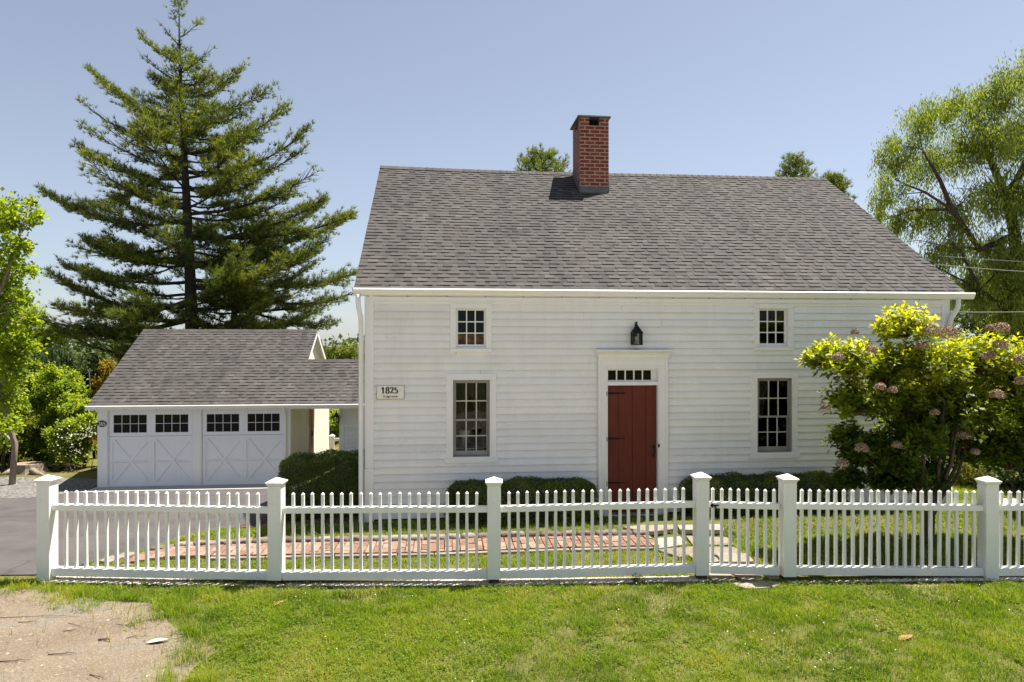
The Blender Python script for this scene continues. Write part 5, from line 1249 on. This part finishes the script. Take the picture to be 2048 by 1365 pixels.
def lowplant(name, label, px, py, h, w, n, L, W, mat, fl=None, fn=0, spikes=0, group=None, d=None, z=0.0):
    c = atZ(px, py, z) if d is None else atD(px, py, d); c.z = z = max(z, gz(c.x, c.y))
    root = thing(name, label, 'plant', c, group)
    k = max(8, n//14); a = NR.uniform(0, 2*PI, k); rr_ = w*np.sqrt(NR.random(k)); T = np.stack([c.x+rr_*np.cos(a), c.y+rr_*np.sin(a), z+h*NR.uniform(.45, 1, k)*(1-.35*rr_/w)], -1)
    mb = MB(); Ps = []; Fs = []
    for t in T:
        b = Vector((c.x+(t[0]-c.x)*.35, c.y+(t[1]-c.y)*.35, z-.02)); mb.tube([b, b.lerp(Vector(t), .6)+Vector((0, 0, .03)), Vector(t)], [.004, .003, .002], 3, cap=False)
        s_ = NR.uniform(.1, 1, 14)[:, None]; Ps.append(np.array(b)*(1-s_)+t*s_+NR.normal(0, .02, (14, 3)))
        if fl and R.random() < fn: q = NR.uniform(0, 1, 16)[:, None]; Fs.append(t+np.array([0, 0, 1])*q*spikes+NR.normal(0, .010, (16, 3)))
    mb.build('stems', M['barkred'], root)
    P_ = np.concatenate(Ps); n = len(P_); V = leaves_geo(P_, rnd_unit(n)+np.array([0, 0, .3]), rnd_unit(n)*.6+np.array([0, 0, .6]), L*NR.uniform(.6, 1.2, n), W*NR.uniform(.7, 1.2, n)); np_mesh('foliage', V, [(0, 1, 2, 3)], NR.random(n), mat, root)
    if Fs: P_ = np.concatenate(Fs); n = len(P_); V = leaves_geo(P_, rnd_unit(n), rnd_unit(n), .016*np.ones(n), .013*np.ones(n)); np_mesh('blossoms', V, [(0, 1, 2, 3)], NR.random(n), fl, root)
lowplant('catmint', 'tallest catmint with pale violet spikes beside the middle fence post, in front of the hedge', 950, 1064, .52, .30, 900, .03, .018, M['catmint'], M['violet'], .35, .13, 'catmint plants in front of the hedges')
lowplant('catmint', 'small catmint with a few pale spikes in front of the hedge end beside the door', 1118, 1062, .34, .24, 500, .03, .018, M['catmint'], M['violet'], .3, .10, 'catmint plants in front of the hedges')
lowplant('sprawling_fern', 'light green strappy fern at the foot of the dark rounded shrub', 584, 1010, .38, .28, 800, .07, .012, M['maple'], None, 0, 0, None, 10.7, -.04)
lowplant('pink_flower_clump', 'clump of tall pink flowers in the garden beyond the end of the house', 1995, 990, 1.0, .38, 900, .05, .02, M['catmint'], M['pink'], .4, .16, None, 12.6)
lowplant('lime_perennial', 'yellow green garden plant glowing in the sun behind the hydrangea stems', 1935, 990, .95, .55, 2200, .07, .03, M['lime'], None, 0, 0, None, 13.0)
lowplant('lime_perennial', 'low yellow green garden plant beyond the end of the brick walk', 2030, 1000, .62, .45, 1600, .07, .03, M['lime'], None, 0, 0, None, 12.2)
lowplant('weed', 'small dark weed growing through the pebbles close to the gate', 1272, 1168, .10, .07, 60, .035, .012, M['shade'], None, 0, 0)

# --- white pines
def pine(name, label, base, top, tips, prof, dens=1.0, r0=.3, group=None, tuftk=8, zlo=.12, spacing=.5, blen=.17, lean=None):
    base = Vector(base); top = Vector(top); H = (top-base).length
    root = thing(name, label, 'tree', base, group)
    pts = [base.lerp(top, t)+Vector((math.sin(t*5)*.12, math.cos(t*4)*.1-.1, 0)) for t in np.linspace(0, 1, 12)]
    tr_ = lambda t: (pts[min(10, int(t*11))].lerp(pts[min(11, int(t*11)+1)], t*11-int(t*11)) if t < 1 else pts[-1])
    mb = MB(); mb.tube(pts, [max(.02, r0*(1-t)**.9) for t in np.linspace(0, 1, 12)], 9)
    br = []
    for (tt, tip) in tips: br.append((tr_(tt), Vector(tip), tt))
    z = zlo
    while z < .994:
        k = R.choice((4, 5, 5, 6)); a0 = R.uniform(0, 2*PI)
        for j in range(k):
            az = a0+2*PI*j/k+R.uniform(-.35, .35); lr, ll = prof(z); c_ = math.cos(az)
            Lh = (lr if c_ > 0 else ll)*abs(c_)+.5*(lr+ll)*(1-abs(c_)); Lh *= R.uniform(.45, 1.06)
            a = tr_(min(.995, z+R.uniform(-.01, .01))); rise = Lh*R.uniform(-.05, .24)+.40*Lh*z**2
            br.append((a, a+Vector((math.cos(az)*Lh, math.sin(az)*Lh, rise)), z))
        z += spacing/H*R.uniform(.45, 1.6)*(1-.62*z*z)
    TP = []; TD = []; TR = []
    for a, t, zf in br:
        v = t-a; L = v.length
        if L < .15: continue
        hv = Vector((v.x, v.y, 0)); hl = max(.01, hv.length); hd = hv/hl; sd = Vector((-hd.y, hd.x, 0))
        c1 = a+v*.5+Vector((0, 0, -(.08+.16*R.random())*L)); rb = min(.02+.011*L, r0*.35)
        c1 = c1+Vector((R.uniform(-.06, .06)*L, R.uniform(-.06, .06)*L, -.05*L*R.random())); P = lambda s: a*(1-s)**2+c1*2*s*(1-s)+t*s**2
        mb.tube([P(s) for s in (0, .25, .5, .75, 1)], [rb, rb*.8, rb*.55, rb*.3, rb*.1], 4, cap=False)
        bj = R.uniform(-.18, .18)
        n = max(6, int(L/.095*dens))
        for i in range(n):
            s0_ = .12+.22*(1-zf); s = s0_+(1-s0_)*((i+R.random())/n)**.85; p = P(s); tan = (P(min(1, s+.05))-P(s-.05)).normalized()
            sl = (.20+.34*L*(1-s)**.6*min(1, s*1.9))*R.uniform(.45, 1.25); sl = min(sl, 1.5)
            side = 1 if i % 2 else -1
            d = (tan*R.uniform(.7, 1.1)+sd*side*R.uniform(.5, 1.0)+Vector((0, 0, R.uniform(-.28, .50)))).normalized(); e = p+d*sl
            if sl > .35: mb.tube([p, e], [rb*.22, .006], 3, cap=False)
            m = max(1, int(sl/.11*dens))
            for q in range(m):
                u = (q+1)/m; TP.append(p.lerp(e, u)+Vector((R.gauss(0, .05), R.gauss(0, .05), R.gauss(0, .065)))); TD.append((d*.8+Vector((0, 0, .55+.4*zf)))); TR.append(bj)
        TP.append(P(1)); TD.append(v.normalized()+Vector((0, 0, .5))); TR.append(bj)
    mb.build('trunk', M['bark'], root, smooth=True)
    TP = np.array([tuple(p) for p in TP]); TD = nrm(np.array([tuple(p) for p in TD])); TR = np.array(TR)
    nz_ = fbm(TP[:, 0]*.75+TP[:, 2]*1.15+7, TP[:, 1]*.75-TP[:, 2]*.8+40, 3); kp = NR.random(len(TP)) < np.clip((nz_-.30)*5.0, .12, 1.0); TP, TD, TR = TP[kp], TD[kp], TR[kp]; n = len(TP)
    P_ = np.repeat(TP, tuftk, 0)+NR.normal(0, .02, (n*tuftk, 3)); D = nrm(np.repeat(TD, tuftk, 0)+rnd_unit(n*tuftk)*.85); m = n*tuftk
    L = blen*NR.uniform(.7, 1.25, m); S = nrm(np.cross(D, rnd_unit(m))); W = (blen*.125)*NR.uniform(.7, 1.2, m)
    V = np.stack([P_-S*W[:, None]*.5, P_+S*W[:, None]*.5, P_+D*L[:, None]], 1)
    rv = np.clip(np.repeat(NR.normal(.45, .15, n)+TR, tuftk)+NR.normal(0, .12, m), 0, 1)
    np_mesh('crown', V, [(0, 1, 2)], rv, M['pine'], root); return root
PD = 31.0
def ptip(px, py, dd=0): return atD(px, py, PD+dd)
pb = atD(383, 700, PD); pb.z = -1.6; pt_ = atD(366, 6, PD)
PH = pt_.z-pb.z
def frac(py): return ((CH+(HZ-py)/F*PD)-pb.z)/PH
tipsA = [(frac(260), ptip(185, 145, .5)), (frac(290), ptip(164, 205, -.8)), (frac(360), ptip(158, 292, .3)), (frac(440), ptip(85, 385, -.6)), (frac(480), ptip(145, 492, 1)), (frac(565), ptip(127, 530, -.3)), (frac(600), ptip(110, 610, .8)), (frac(640), ptip(75, 640, -1.0)), (frac(640), ptip(100, 668, 1.2)), (frac(130), ptip(282, 72, .2)), (frac(170), ptip(278, 108, -.3)), (frac(150), ptip(430, 92)), (frac(200), ptip(492, 128, .4)), (frac(230), ptip(545, 178, -.4)), (frac(330), ptip(160, 420, 1.4)), (frac(95), ptip(318, 42)), (frac(80), ptip(402, 40)), (frac(60), ptip(345, 22)),
         (frac(345), ptip(622, 255, .6)), (frac(310), ptip(575, 212, -.5)), (frac(380), ptip(608, 300, 1.1)), (frac(430), ptip(632, 345, -.4)), (frac(470), ptip(700, 432, .5)), (frac(480), ptip(652, 398, 1.4)), (frac(560), ptip(655, 478, -1.2)), (frac(520), ptip(170, 560, -2.2)), (frac(575), ptip(560, 520, -2.5))]
def profA(z):
    y = HZ-(pb.z+z*PH-CH)*F/PD-45-25*z
    l = np.interp(y, [5, 70, 150, 220, 300, 400, 520, 640, 700], [.15, .85, 1.7, 2.8, 3.7, 4.5, 4.9, 5.4, 5.4]); r = np.interp(y, [5, 70, 150, 250, 350, 450, 560, 640, 700], [.15, .9, 2.3, 4.4, 4.8, 5.0, 5.2, 5.5, 5.5])
    return float(r), float(l)
pine('white_pine', 'tallest white pine with long upswept boughs rising behind the garage', pb, pt_, tipsA, profA, 1.0, .36, 'tall white pines behind the garage', 10, .14, .55, .22)
pb2 = atD(436, 700, PD+1.5); pb2.z = -1.6; pt2 = atD(500, 370, PD+2.0)
PH2 = pt2.z-pb2.z; PD2 = PD+1.7
def frac2(py): return ((CH+(HZ-py)/F*PD2)-pb2.z)/PH2
def ptip2(px, py, dd=0): return atD(px, py, PD2+dd)
tipsB = [(frac2(470), ptip2(702, 428, .2)), (frac2(480), ptip2(650, 405, 1)), (frac2(560), ptip2(715, 545, -.5)), (frac2(590), ptip2(700, 600, .9)), (frac2(610), ptip2(665, 650, -1.2)), (frac2(620), ptip2(712, 585, 1.5)), (frac2(520), ptip2(650, 480, -1.6)), (frac2(430), ptip2(640, 405, 1.5))]
def profB(z):
    y = HZ-(pb2.z+z*PH2-CH)*F/PD2-45
    r = np.interp(y, [360, 400, 460, 540, 640, 700], [.3, 1.6, 3.2, 4.3, 5.4, 5.4]); l = np.interp(y, [360, 400, 460, 540, 640, 700], [.3, 1.0, 1.8, 2.4, 3.0, 3.0]); return float(r), float(l)
pine('white_pine', 'shorter leaning white pine filling the house side of the tallest pine', pb2, pt2, tipsB, profB, 1.0, .26, 'tall white pines behind the garage', 10, .16, .6, .21)
def small_pine(label, px, pyt, d, hw, name='white_pine', zb=0.0, dens=.8):
    t = atD(px, pyt, d); b = Vector((t.x, t.y, zb)); H = t.z-zb
    pine(name, label, b, t, [], lambda z: (hw*min(1, ((1-z)*H/1.6)**.6)+.1,)*2, dens, .2, 'pine tops showing above the house roof', 11, .62, .26, .2)
small_pine('bushy pine top showing over the ridge just beside the chimney', 1088, 310, 31, 1.3)
small_pine('pine top showing over the far end of the roof ridge', 1592, 320, 31, 1.05)
small_pine('low thin pine top showing past the sloping end of the roof', 1668, 352, 33, .75)

# --- willow and dark trees right of the house
WD = 22.0; wb = atD(2038, 900, WD); wb.z = 0
WB = [(1890, 570, 42), (1935, 560, 45), (2000, 545, 55), (2035, 590, 60), (1768, 325, 40), (1748, 410, 32), (1758, 490, 34), (1800, 525, 40), (1800, 300, 55), (1775, 370, 42), (1770, 440, 45), (1840, 235, 58), (1895, 205, 52), (1960, 205, 60), (2030, 165, 70), (2100, 130, 80), (1850, 330, 60), (1920, 300, 70), (1990, 280, 70), (2080, 260, 90), (1840, 430, 60), (1910, 420, 65), (1990, 390, 75), (2090, 400, 90), (1900, 500, 60), (1965, 500, 65), (2050, 520, 80), (1950, 580, 55), (2010, 610, 60), (2090, 640, 80), (1860, 500, 40), (2180, 330, 110), (2180, 540, 110)]
wst = [([Vector((wb.x, wb.y, -.1)), atD(2036, 640, WD), atD(2030, 470, WD), atD(2015, 400, WD), atD(1985, 330, WD), atD(1960, 265, WD), atD(1935, 210, WD)], [.22, .19, .17, .14, .10, .065, .03]),
       ([atD(2015, 400, WD), atD(2050, 330, WD), atD(2075, 240, WD), atD(2085, 150, WD)], [.13, .11, .07, .03]), ([atD(2030, 470, WD), atD(1960, 500, WD-.5), atD(1905, 420, WD-.8), atD(1880, 360, WD-.8), atD(1845, 300, WD-.6)], [.12, .09, .08, .06, .025]), ([atD(1905, 420, WD-.8), atD(1850, 385, WD-.9), atD(1790, 360, WD-.7)], [.05, .035, .015]),
       ([atD(2036, 640, WD), atD(1960, 580, WD-.6), atD(1920, 500, WD-1)], [.09, .06, .03])]
leafy('willow_tree', 'tall willow with hanging yellow green sprays beside the end of the house', 'tree', wb, wst, [pxblob(a, b, r, WD, .9) for a, b, r in WB], 88000, .15, .034, M['willow'], M['bark'], .3, None, 40, .75, .9, up=.1, rmin=.2, clump=.10)
def bush(name, label, px, py, d, z0, blobs, n, L, W, mat, bark='bark', group='shrubs and young trees at the edge of the woods', stemx=0, cat='shrub', **kw):
    b = atD(px, py, d); b.z = z0; bl = [pxblob(a, c, r, d, .35) for a, c, r in blobs]
    cx_ = sum(q[0].x for q in bl)/len(bl); top = max(q[0].z for q in bl); lo = min(q[0].z-q[1][2] for q in bl)
    st = [([Vector((b.x+i*.12, b.y, z0-.05)), Vector((b.x+(cx_-b.x)*.5+i*.3, b.y, z0+(top-z0)*.45)), Vector((cx_+i*.5, b.y, top))], [.05, .035, .015]) for i in (-1, 0, 1)]
    return leafy(name, label, cat, b, st, bl, n, L, W, M[mat], M[bark], .05, group, **kw)
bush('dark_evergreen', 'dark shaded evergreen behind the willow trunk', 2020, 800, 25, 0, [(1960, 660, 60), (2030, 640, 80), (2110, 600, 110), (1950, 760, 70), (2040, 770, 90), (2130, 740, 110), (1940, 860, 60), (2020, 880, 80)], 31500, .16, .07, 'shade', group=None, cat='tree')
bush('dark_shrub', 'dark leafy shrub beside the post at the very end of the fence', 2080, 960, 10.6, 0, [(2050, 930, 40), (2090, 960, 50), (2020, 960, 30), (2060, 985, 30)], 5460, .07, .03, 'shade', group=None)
bush('garden_shrub', 'mid green garden shrub at the end corner of the house', 1960, 930, 14.5, 0, [(1925, 930, 40), (1985, 915, 50), (2045, 905, 55), (2100, 900, 60)], 8820, .09, .04, 'brush', group=None)

# --- woods edge on the left
MD = 19.0
mb0 = atD(24, 945, MD); mb0.z = -1.13
mst = [([mb0, atD(30, 890, MD), atD(12, 830, MD), atD(2, 780, MD), atD(-25, 680, MD), atD(-40, 560, MD), atD(-45, 450, MD)], [.085, .075, .07, .062, .05, .04, .015]), ([atD(-25, 640, MD), atD(10, 560, MD), atD(35, 480, MD), atD(60, 410, MD)], [.06, .045, .03, .012]), ([atD(-40, 520, MD), atD(0, 420, MD), atD(40, 395, MD)], [.05, .03, .012])]
MBL = [(20, 740, 34), (-20, 770, 45), (45, 690, 26), (5, 800, 30), (12, 850, 26), (-15, 870, 36), (72, 420, 24), (45, 440, 24), (20, 420, 26), (-10, 440, 40), (15, 500, 40), (45, 490, 14), (-30, 540, 50), (30, 550, 36), (62, 548, 17), (0, 600, 45), (50, 605, 24), (15, 650, 40), (60, 640, 18), (-30, 680, 60), (30, 700, 40), (70, 650, 14), (-60, 400, 50), (-70, 600, 70), (75, 440, 14), (10, 460, 20)]
leafy('maple_tree', 'bright green young maple with a leaning pale trunk at the edge of the woods', 'tree', mb0, mst, [pxblob(a, b, r, MD, .5) for a, b, r in MBL], 11500, .12, .105, M['maple'], M['barkgrey'], .12, None, 22, 0, .9, up=.7, clump=.24)
bush('woods_shrub', 'wispy grey green sapling between the maple and the far pine boughs', 95, 900, 25, -1.15, [(70, 730, 38), (110, 715, 36), (145, 730, 30), (95, 770, 40)], 11550, .12, .05, 'far', hang=.25)
bush('woods_shrub', 'tall bright green shrub in the middle of the thicket, taller than those around it', 120, 930, 23, -1.15, [(80, 800, 40), (120, 770, 40), (150, 800, 40), (105, 830, 42), (60, 770, 30)], 12600, .12, .07, 'brush', up=.9, flat=.4)
bush('woods_shrub', 'rounded shrub with white flower clusters close to the garage corner', 160, 945, 21.6, -1.15, [(130, 870, 34), (165, 880, 32), (150, 915, 34), (115, 910, 34), (180, 850, 28)], 10920, .10, .055, 'brush', up=.9, flat=.4)
bush('woods_shrub', 'shrub in front of the stump side of the thicket with yellowish lower leaves', 30, 930, 21.5, -1.15, [(0, 870, 40), (25, 900, 32), (50, 860, 34), (-20, 920, 40), (45, 915, 20)], 9660, .10, .055, 'lime', up=.9, flat=.4)
bush('woods_shrub', 'dark green shrub low between the stump and the white flowering one', 95, 950, 22.3, -1.15, [(80, 880, 34), (100, 915, 30), (70, 920, 26), (120, 935, 22)], 9030, .10, .05, 'maple', up=.9, flat=.4)
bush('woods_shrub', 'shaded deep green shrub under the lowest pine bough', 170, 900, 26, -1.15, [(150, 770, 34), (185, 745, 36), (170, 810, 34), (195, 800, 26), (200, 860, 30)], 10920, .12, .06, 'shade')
bush('woods_tree', 'tall leafy tree standing behind the thicket beyond the maple', 40, 900, 32, -1.4, [(20, 640, 45), (60, 650, 40), (95, 680, 40), (-20, 620, 55), (50, 690, 45), (120, 715, 36), (-40, 700, 60)], 12000, .17, .09, 'brush', cat='tree', up=.8)
bush('gold_shrub', 'orange yellow shrub tip beside the sloping edge of the garage roof', 196, 900, 23.5, -1.15, [(212, 738, 18), (200, 765, 15), (222, 755, 14), (192, 790, 12), (196, 850, 14), (190, 885, 12)], 1500, .12, .06, 'gold', group=None)
bush('woods_shrub', 'leafy green crown closing the thicket underneath the maple boughs', -10, 900, 24, -1.15, [(-20, 760, 50), (25, 760, 36), (10, 800, 40), (-30, 830, 50), (50, 740, 30)], 11760, .12, .07, 'maple')
bush('woods_shrub', 'pale green arching shrub between the tall one and the white flowering one', 140, 930, 22.4, -1.15, [(135, 820, 34), (165, 830, 30), (150, 850, 30), (185, 820, 22), (110, 850, 30)], 9000, .11, .055, 'brush', up=.9, flat=.4)
bush('woods_shrub', 'shaggy green shrub wrapped around the foot of the maple trunk', 5, 900, 20.6, -1.15, [(-30, 800, 45), (0, 830, 36), (28, 800, 26), (-10, 880, 40), (48, 830, 26), (20, 850, 24)], 9000, .11, .06, 'brush', up=.9, flat=.4)
bush('woods_shrub', 'deep shadowy greenery filling the gap beneath the low pine boughs', 110, 900, 29, -1.3, [(60, 740, 50), (110, 750, 50), (160, 760, 45), (200, 770, 40), (90, 820, 60), (150, 840, 60), (30, 820, 60), (-20, 760, 60)], 15000, .17, .08, 'brush')
n = 240; cc = np.array([tuple(atD(px, py, 21.2)) for px, py in ((128, 868), (160, 872), (178, 862), (150, 905), (120, 898), (140, 885))]); P_ = cc[NR.integers(0, 6, n)]+NR.normal(0, .13, (n, 3))
fr_ = [o for o in bpy.data.objects if o.get('label', '').startswith('rounded shrub with white')][0]
np_mesh('blossoms', leaves_geo(P_, rnd_unit(n), rnd_unit(n)*.5+np.array([0, -.4, .6]), .06*np.ones(n), .055*np.ones(n)), [(0, 1, 2, 3)], NR.random(n), M['whitefl'], fr_)
# stump, dead branch
sp = atD(57, 945, 20.9); sp.z = -1.15
stp = thing('tree_stump', 'broad weathered tree stump beside the gravel at the edge of the thicket', 'stump', sp)
mb = MB()
ring = lambda rad, z, k: [(sp.x+math.cos(a)*rad*(1+k*math.sin(5*a+1)), sp.y+math.sin(a)*rad*.8*(1+k*math.sin(5*a+1)), z) for a in np.linspace(0, 2*PI, 25)[:-1]]
rs = [ring(.62, -1.2, .22), ring(.52, -1.1, .14), ring(.46, -.98, .07), ring(.44, -.86, .05)]
for a, b in zip(rs, rs[1:]):
    for i in range(24): mb.face([a[i], a[(i+1) % 24], b[(i+1) % 24], b[i]])
mb.face(rs[-1]); mb.build('stump_body', M['stumpwood'], stp, smooth=False)
mb = MB(); mb.tube([(sp.x+.3, sp.y-.35, -1.02), (sp.x+.55, sp.y-.5, -1.1), (sp.x+.85, sp.y-.62, -1.16)], [.10, .08, .04], 7); mb.tube([(sp.x-.3, sp.y-.3, -1.02), (sp.x-.5, sp.y-.5, -1.14)], [.09, .05], 7); mb.build('root', M['stumpwood'], stp, smooth=True)
mb = MB(); mb.tube([atD(18, 714, 22.4), atD(45, 730, 22.6), atD(70, 765, 23), atD(82, 800, 23.6)], [.006, .012, .018, .02], 6); mb.tube([atD(55, 745, 22.8), atD(72, 750, 22.6)], [.018, .006], 5); mb.tube([atD(82, 800, 23.6), atD(86, 860, 24.2), Vector((atD(88, 900, 24.4).x, atD(88, 900, 24.4).y, -1.2))], [.02, .022, .026], 6)
tag(mb.build('dead_sapling', M['barkgrey'], None, smooth=True), 'bare grey dead sapling leaning in front of the thicket', 'dead tree')
mb = MB()
for i in range(26):
    p = atD(R.uniform(85, 190), R.uniform(935, 950), 21.0); p.z = gz(p.x, p.y)+R.uniform(.02, .15); q = p+Vector((R.uniform(-.7, .7), R.uniform(-.3, .3), R.uniform(-.1, .25))); mb.tube([p, p.lerp(q, .5)+Vector((0, 0, .05)), q], [.014, .011, .005], 4)
tag(mb.build('brush_litter', M['stick']), 'tangle of fallen twigs along the foot of the thicket', None, None, 'stuff')
# far woods: one mass of many crowns
P_l = []; V_l = []
n = 42000
ax = NR.uniform(-60, 70, n); 
cxs = NR.uniform(-80, 85, 260); cys = NR.uniform(48, 95, 260); crs = NR.uniform(2.2, 4.6, 260); czs = g(cxs, cys)+NR.uniform(2.0, 4.6, 260)+.045*(cys-48)
czs = np.where(cxs < -2, 3.5+.012*(cys-48)-crs*.85, czs+2)
ii = NR.integers(0, 260, n); D = rnd_unit(n); D[:, 2] = np.abs(D[:, 2])*1.3-.45
P_ = np.stack([cxs[ii], cys[ii], czs[ii]], -1)+D*crs[ii][:, None]*NR.uniform(.75, 1.05, (n, 1))
V = leaves_geo(P_, rnd_unit(n), rnd_unit(n)*.7+np.array([0, 0, .6]), NR.uniform(.35, .65, n), NR.uniform(.25, .45, n))
tag(np_mesh('far_woods', V, [(0, 1, 2, 3)], np.clip(NR.normal(.45, .2, n)+(crs[ii]-3.4)*.12, 0, 1), M['far']), 'distant line of green woods behind the garage', None, None, 'stuff')
bush('garden_tree', 'bushy green tree in the gap between garage gable and house corner', 690, 800, 34, -2.0, [(650, 712, 22), (680, 708, 22), (715, 712, 26), (745, 715, 26), (665, 735, 26), (700, 740, 30)], 4200, .16, .07, 'pine', group=None, cat='tree')
bush('garden_shrub', 'sunlit green shrub seen through the breezeway opening', 668, 880, 27, -1.6, [(662, 835, 16), (676, 850, 16), (668, 870, 16), (690, 840, 20), (640, 850, 20)], 3780, .13, .07, 'maple', group=None)

# overhead wires beside the house
def wire(p, q, r, sag, label):
    pts = [p.lerp(q, t)-Vector((0, 0, sag*4*t*(1-t))) for t in np.linspace(0, 1, 14)]
    mb = MB(); mb.tube(pts, r, 5); tag(mb.build('overhead_wire', M['wire'], None, smooth=True), label, 'wire', 'overhead wires beside the house')
wire(atY(1868, 529, 15.0), atD(2420, 548, 17.5), .009, .12, 'brighter overhead wire crossing the willow just above the eave')
wire(atY(1875, 512, 15.2), atD(2420, 528, 17.5), .005, .10, 'thin faint overhead wire above the brighter one')
wire(Vector((8.16, 10.7, 3.32)), atD(2420, 607, 13.0), .007, .06, 'twisted service wire leaving the house below the gutter end')

# ------------------------------------------------------------------ light, sky, camera
SUN_EL, SUN_AZ = math.radians(68.3), math.radians(65)
w = bpy.data.worlds.new('World'); sc.world = w; w.use_nodes = True
nt = w.node_tree; bg = nt.nodes['Background']
sky = nt.nodes.new('ShaderNodeTexSky'); sky.sky_type = 'NISHITA'; sky.sun_disc = False
sky.sun_elevation = SUN_EL; sky.sun_rotation = SUN_AZ; sky.air_density = 1.1; sky.dust_density = .5; sky.ozone_density = 2.0; sky.altitude = 50
hs = nt.nodes.new('ShaderNodeHueSaturation'); hs.inputs['Saturation'].default_value = .52; hs.inputs['Hue'].default_value = .5
nt.links.new(sky.outputs[0], hs.inputs['Color']); nt.links.new(mixc(nt, 1.0, hs.outputs[0], (.94, .985, 1.08), 'MULTIPLY'), bg.inputs[0]); bg.inputs[1].default_value = .0525
sl = bpy.data.lights.new('sun', 'SUN'); sl.energy = 5.0; sl.angle = math.radians(.53); sl.color = (1, .955, .88)
so = bpy.data.objects.new('sun', sl); COL.objects.link(so)
dv = Vector((math.sin(SUN_AZ)*math.cos(SUN_EL), math.cos(SUN_AZ)*math.cos(SUN_EL), math.sin(SUN_EL)))
so.rotation_euler = dv.to_track_quat('Z', 'Y').to_euler(); so.location = (10, 10, 30)
cam = bpy.data.cameras.new('camera'); co = bpy.data.objects.new('camera', cam); COL.objects.link(co); sc.camera = co
cam.sensor_width = 36; cam.lens = 36*F/2048; cam.clip_end = 8000; cam.clip_start = .1; cam.shift_y = (HZ-682.5)/2048
co.location = (0, 0, CH); co.rotation_euler = (math.radians(90), 0, -TH)
sc.view_settings.view_transform = 'Standard'; sc.view_settings.look = 'None'; sc.view_settings.exposure = 1.27; sc.view_settings.gamma = 1; sc.view_settings.use_curve_mapping = False
sc.cycles.max_bounces = 8; sc.cycles.transparent_max_bounces = 12
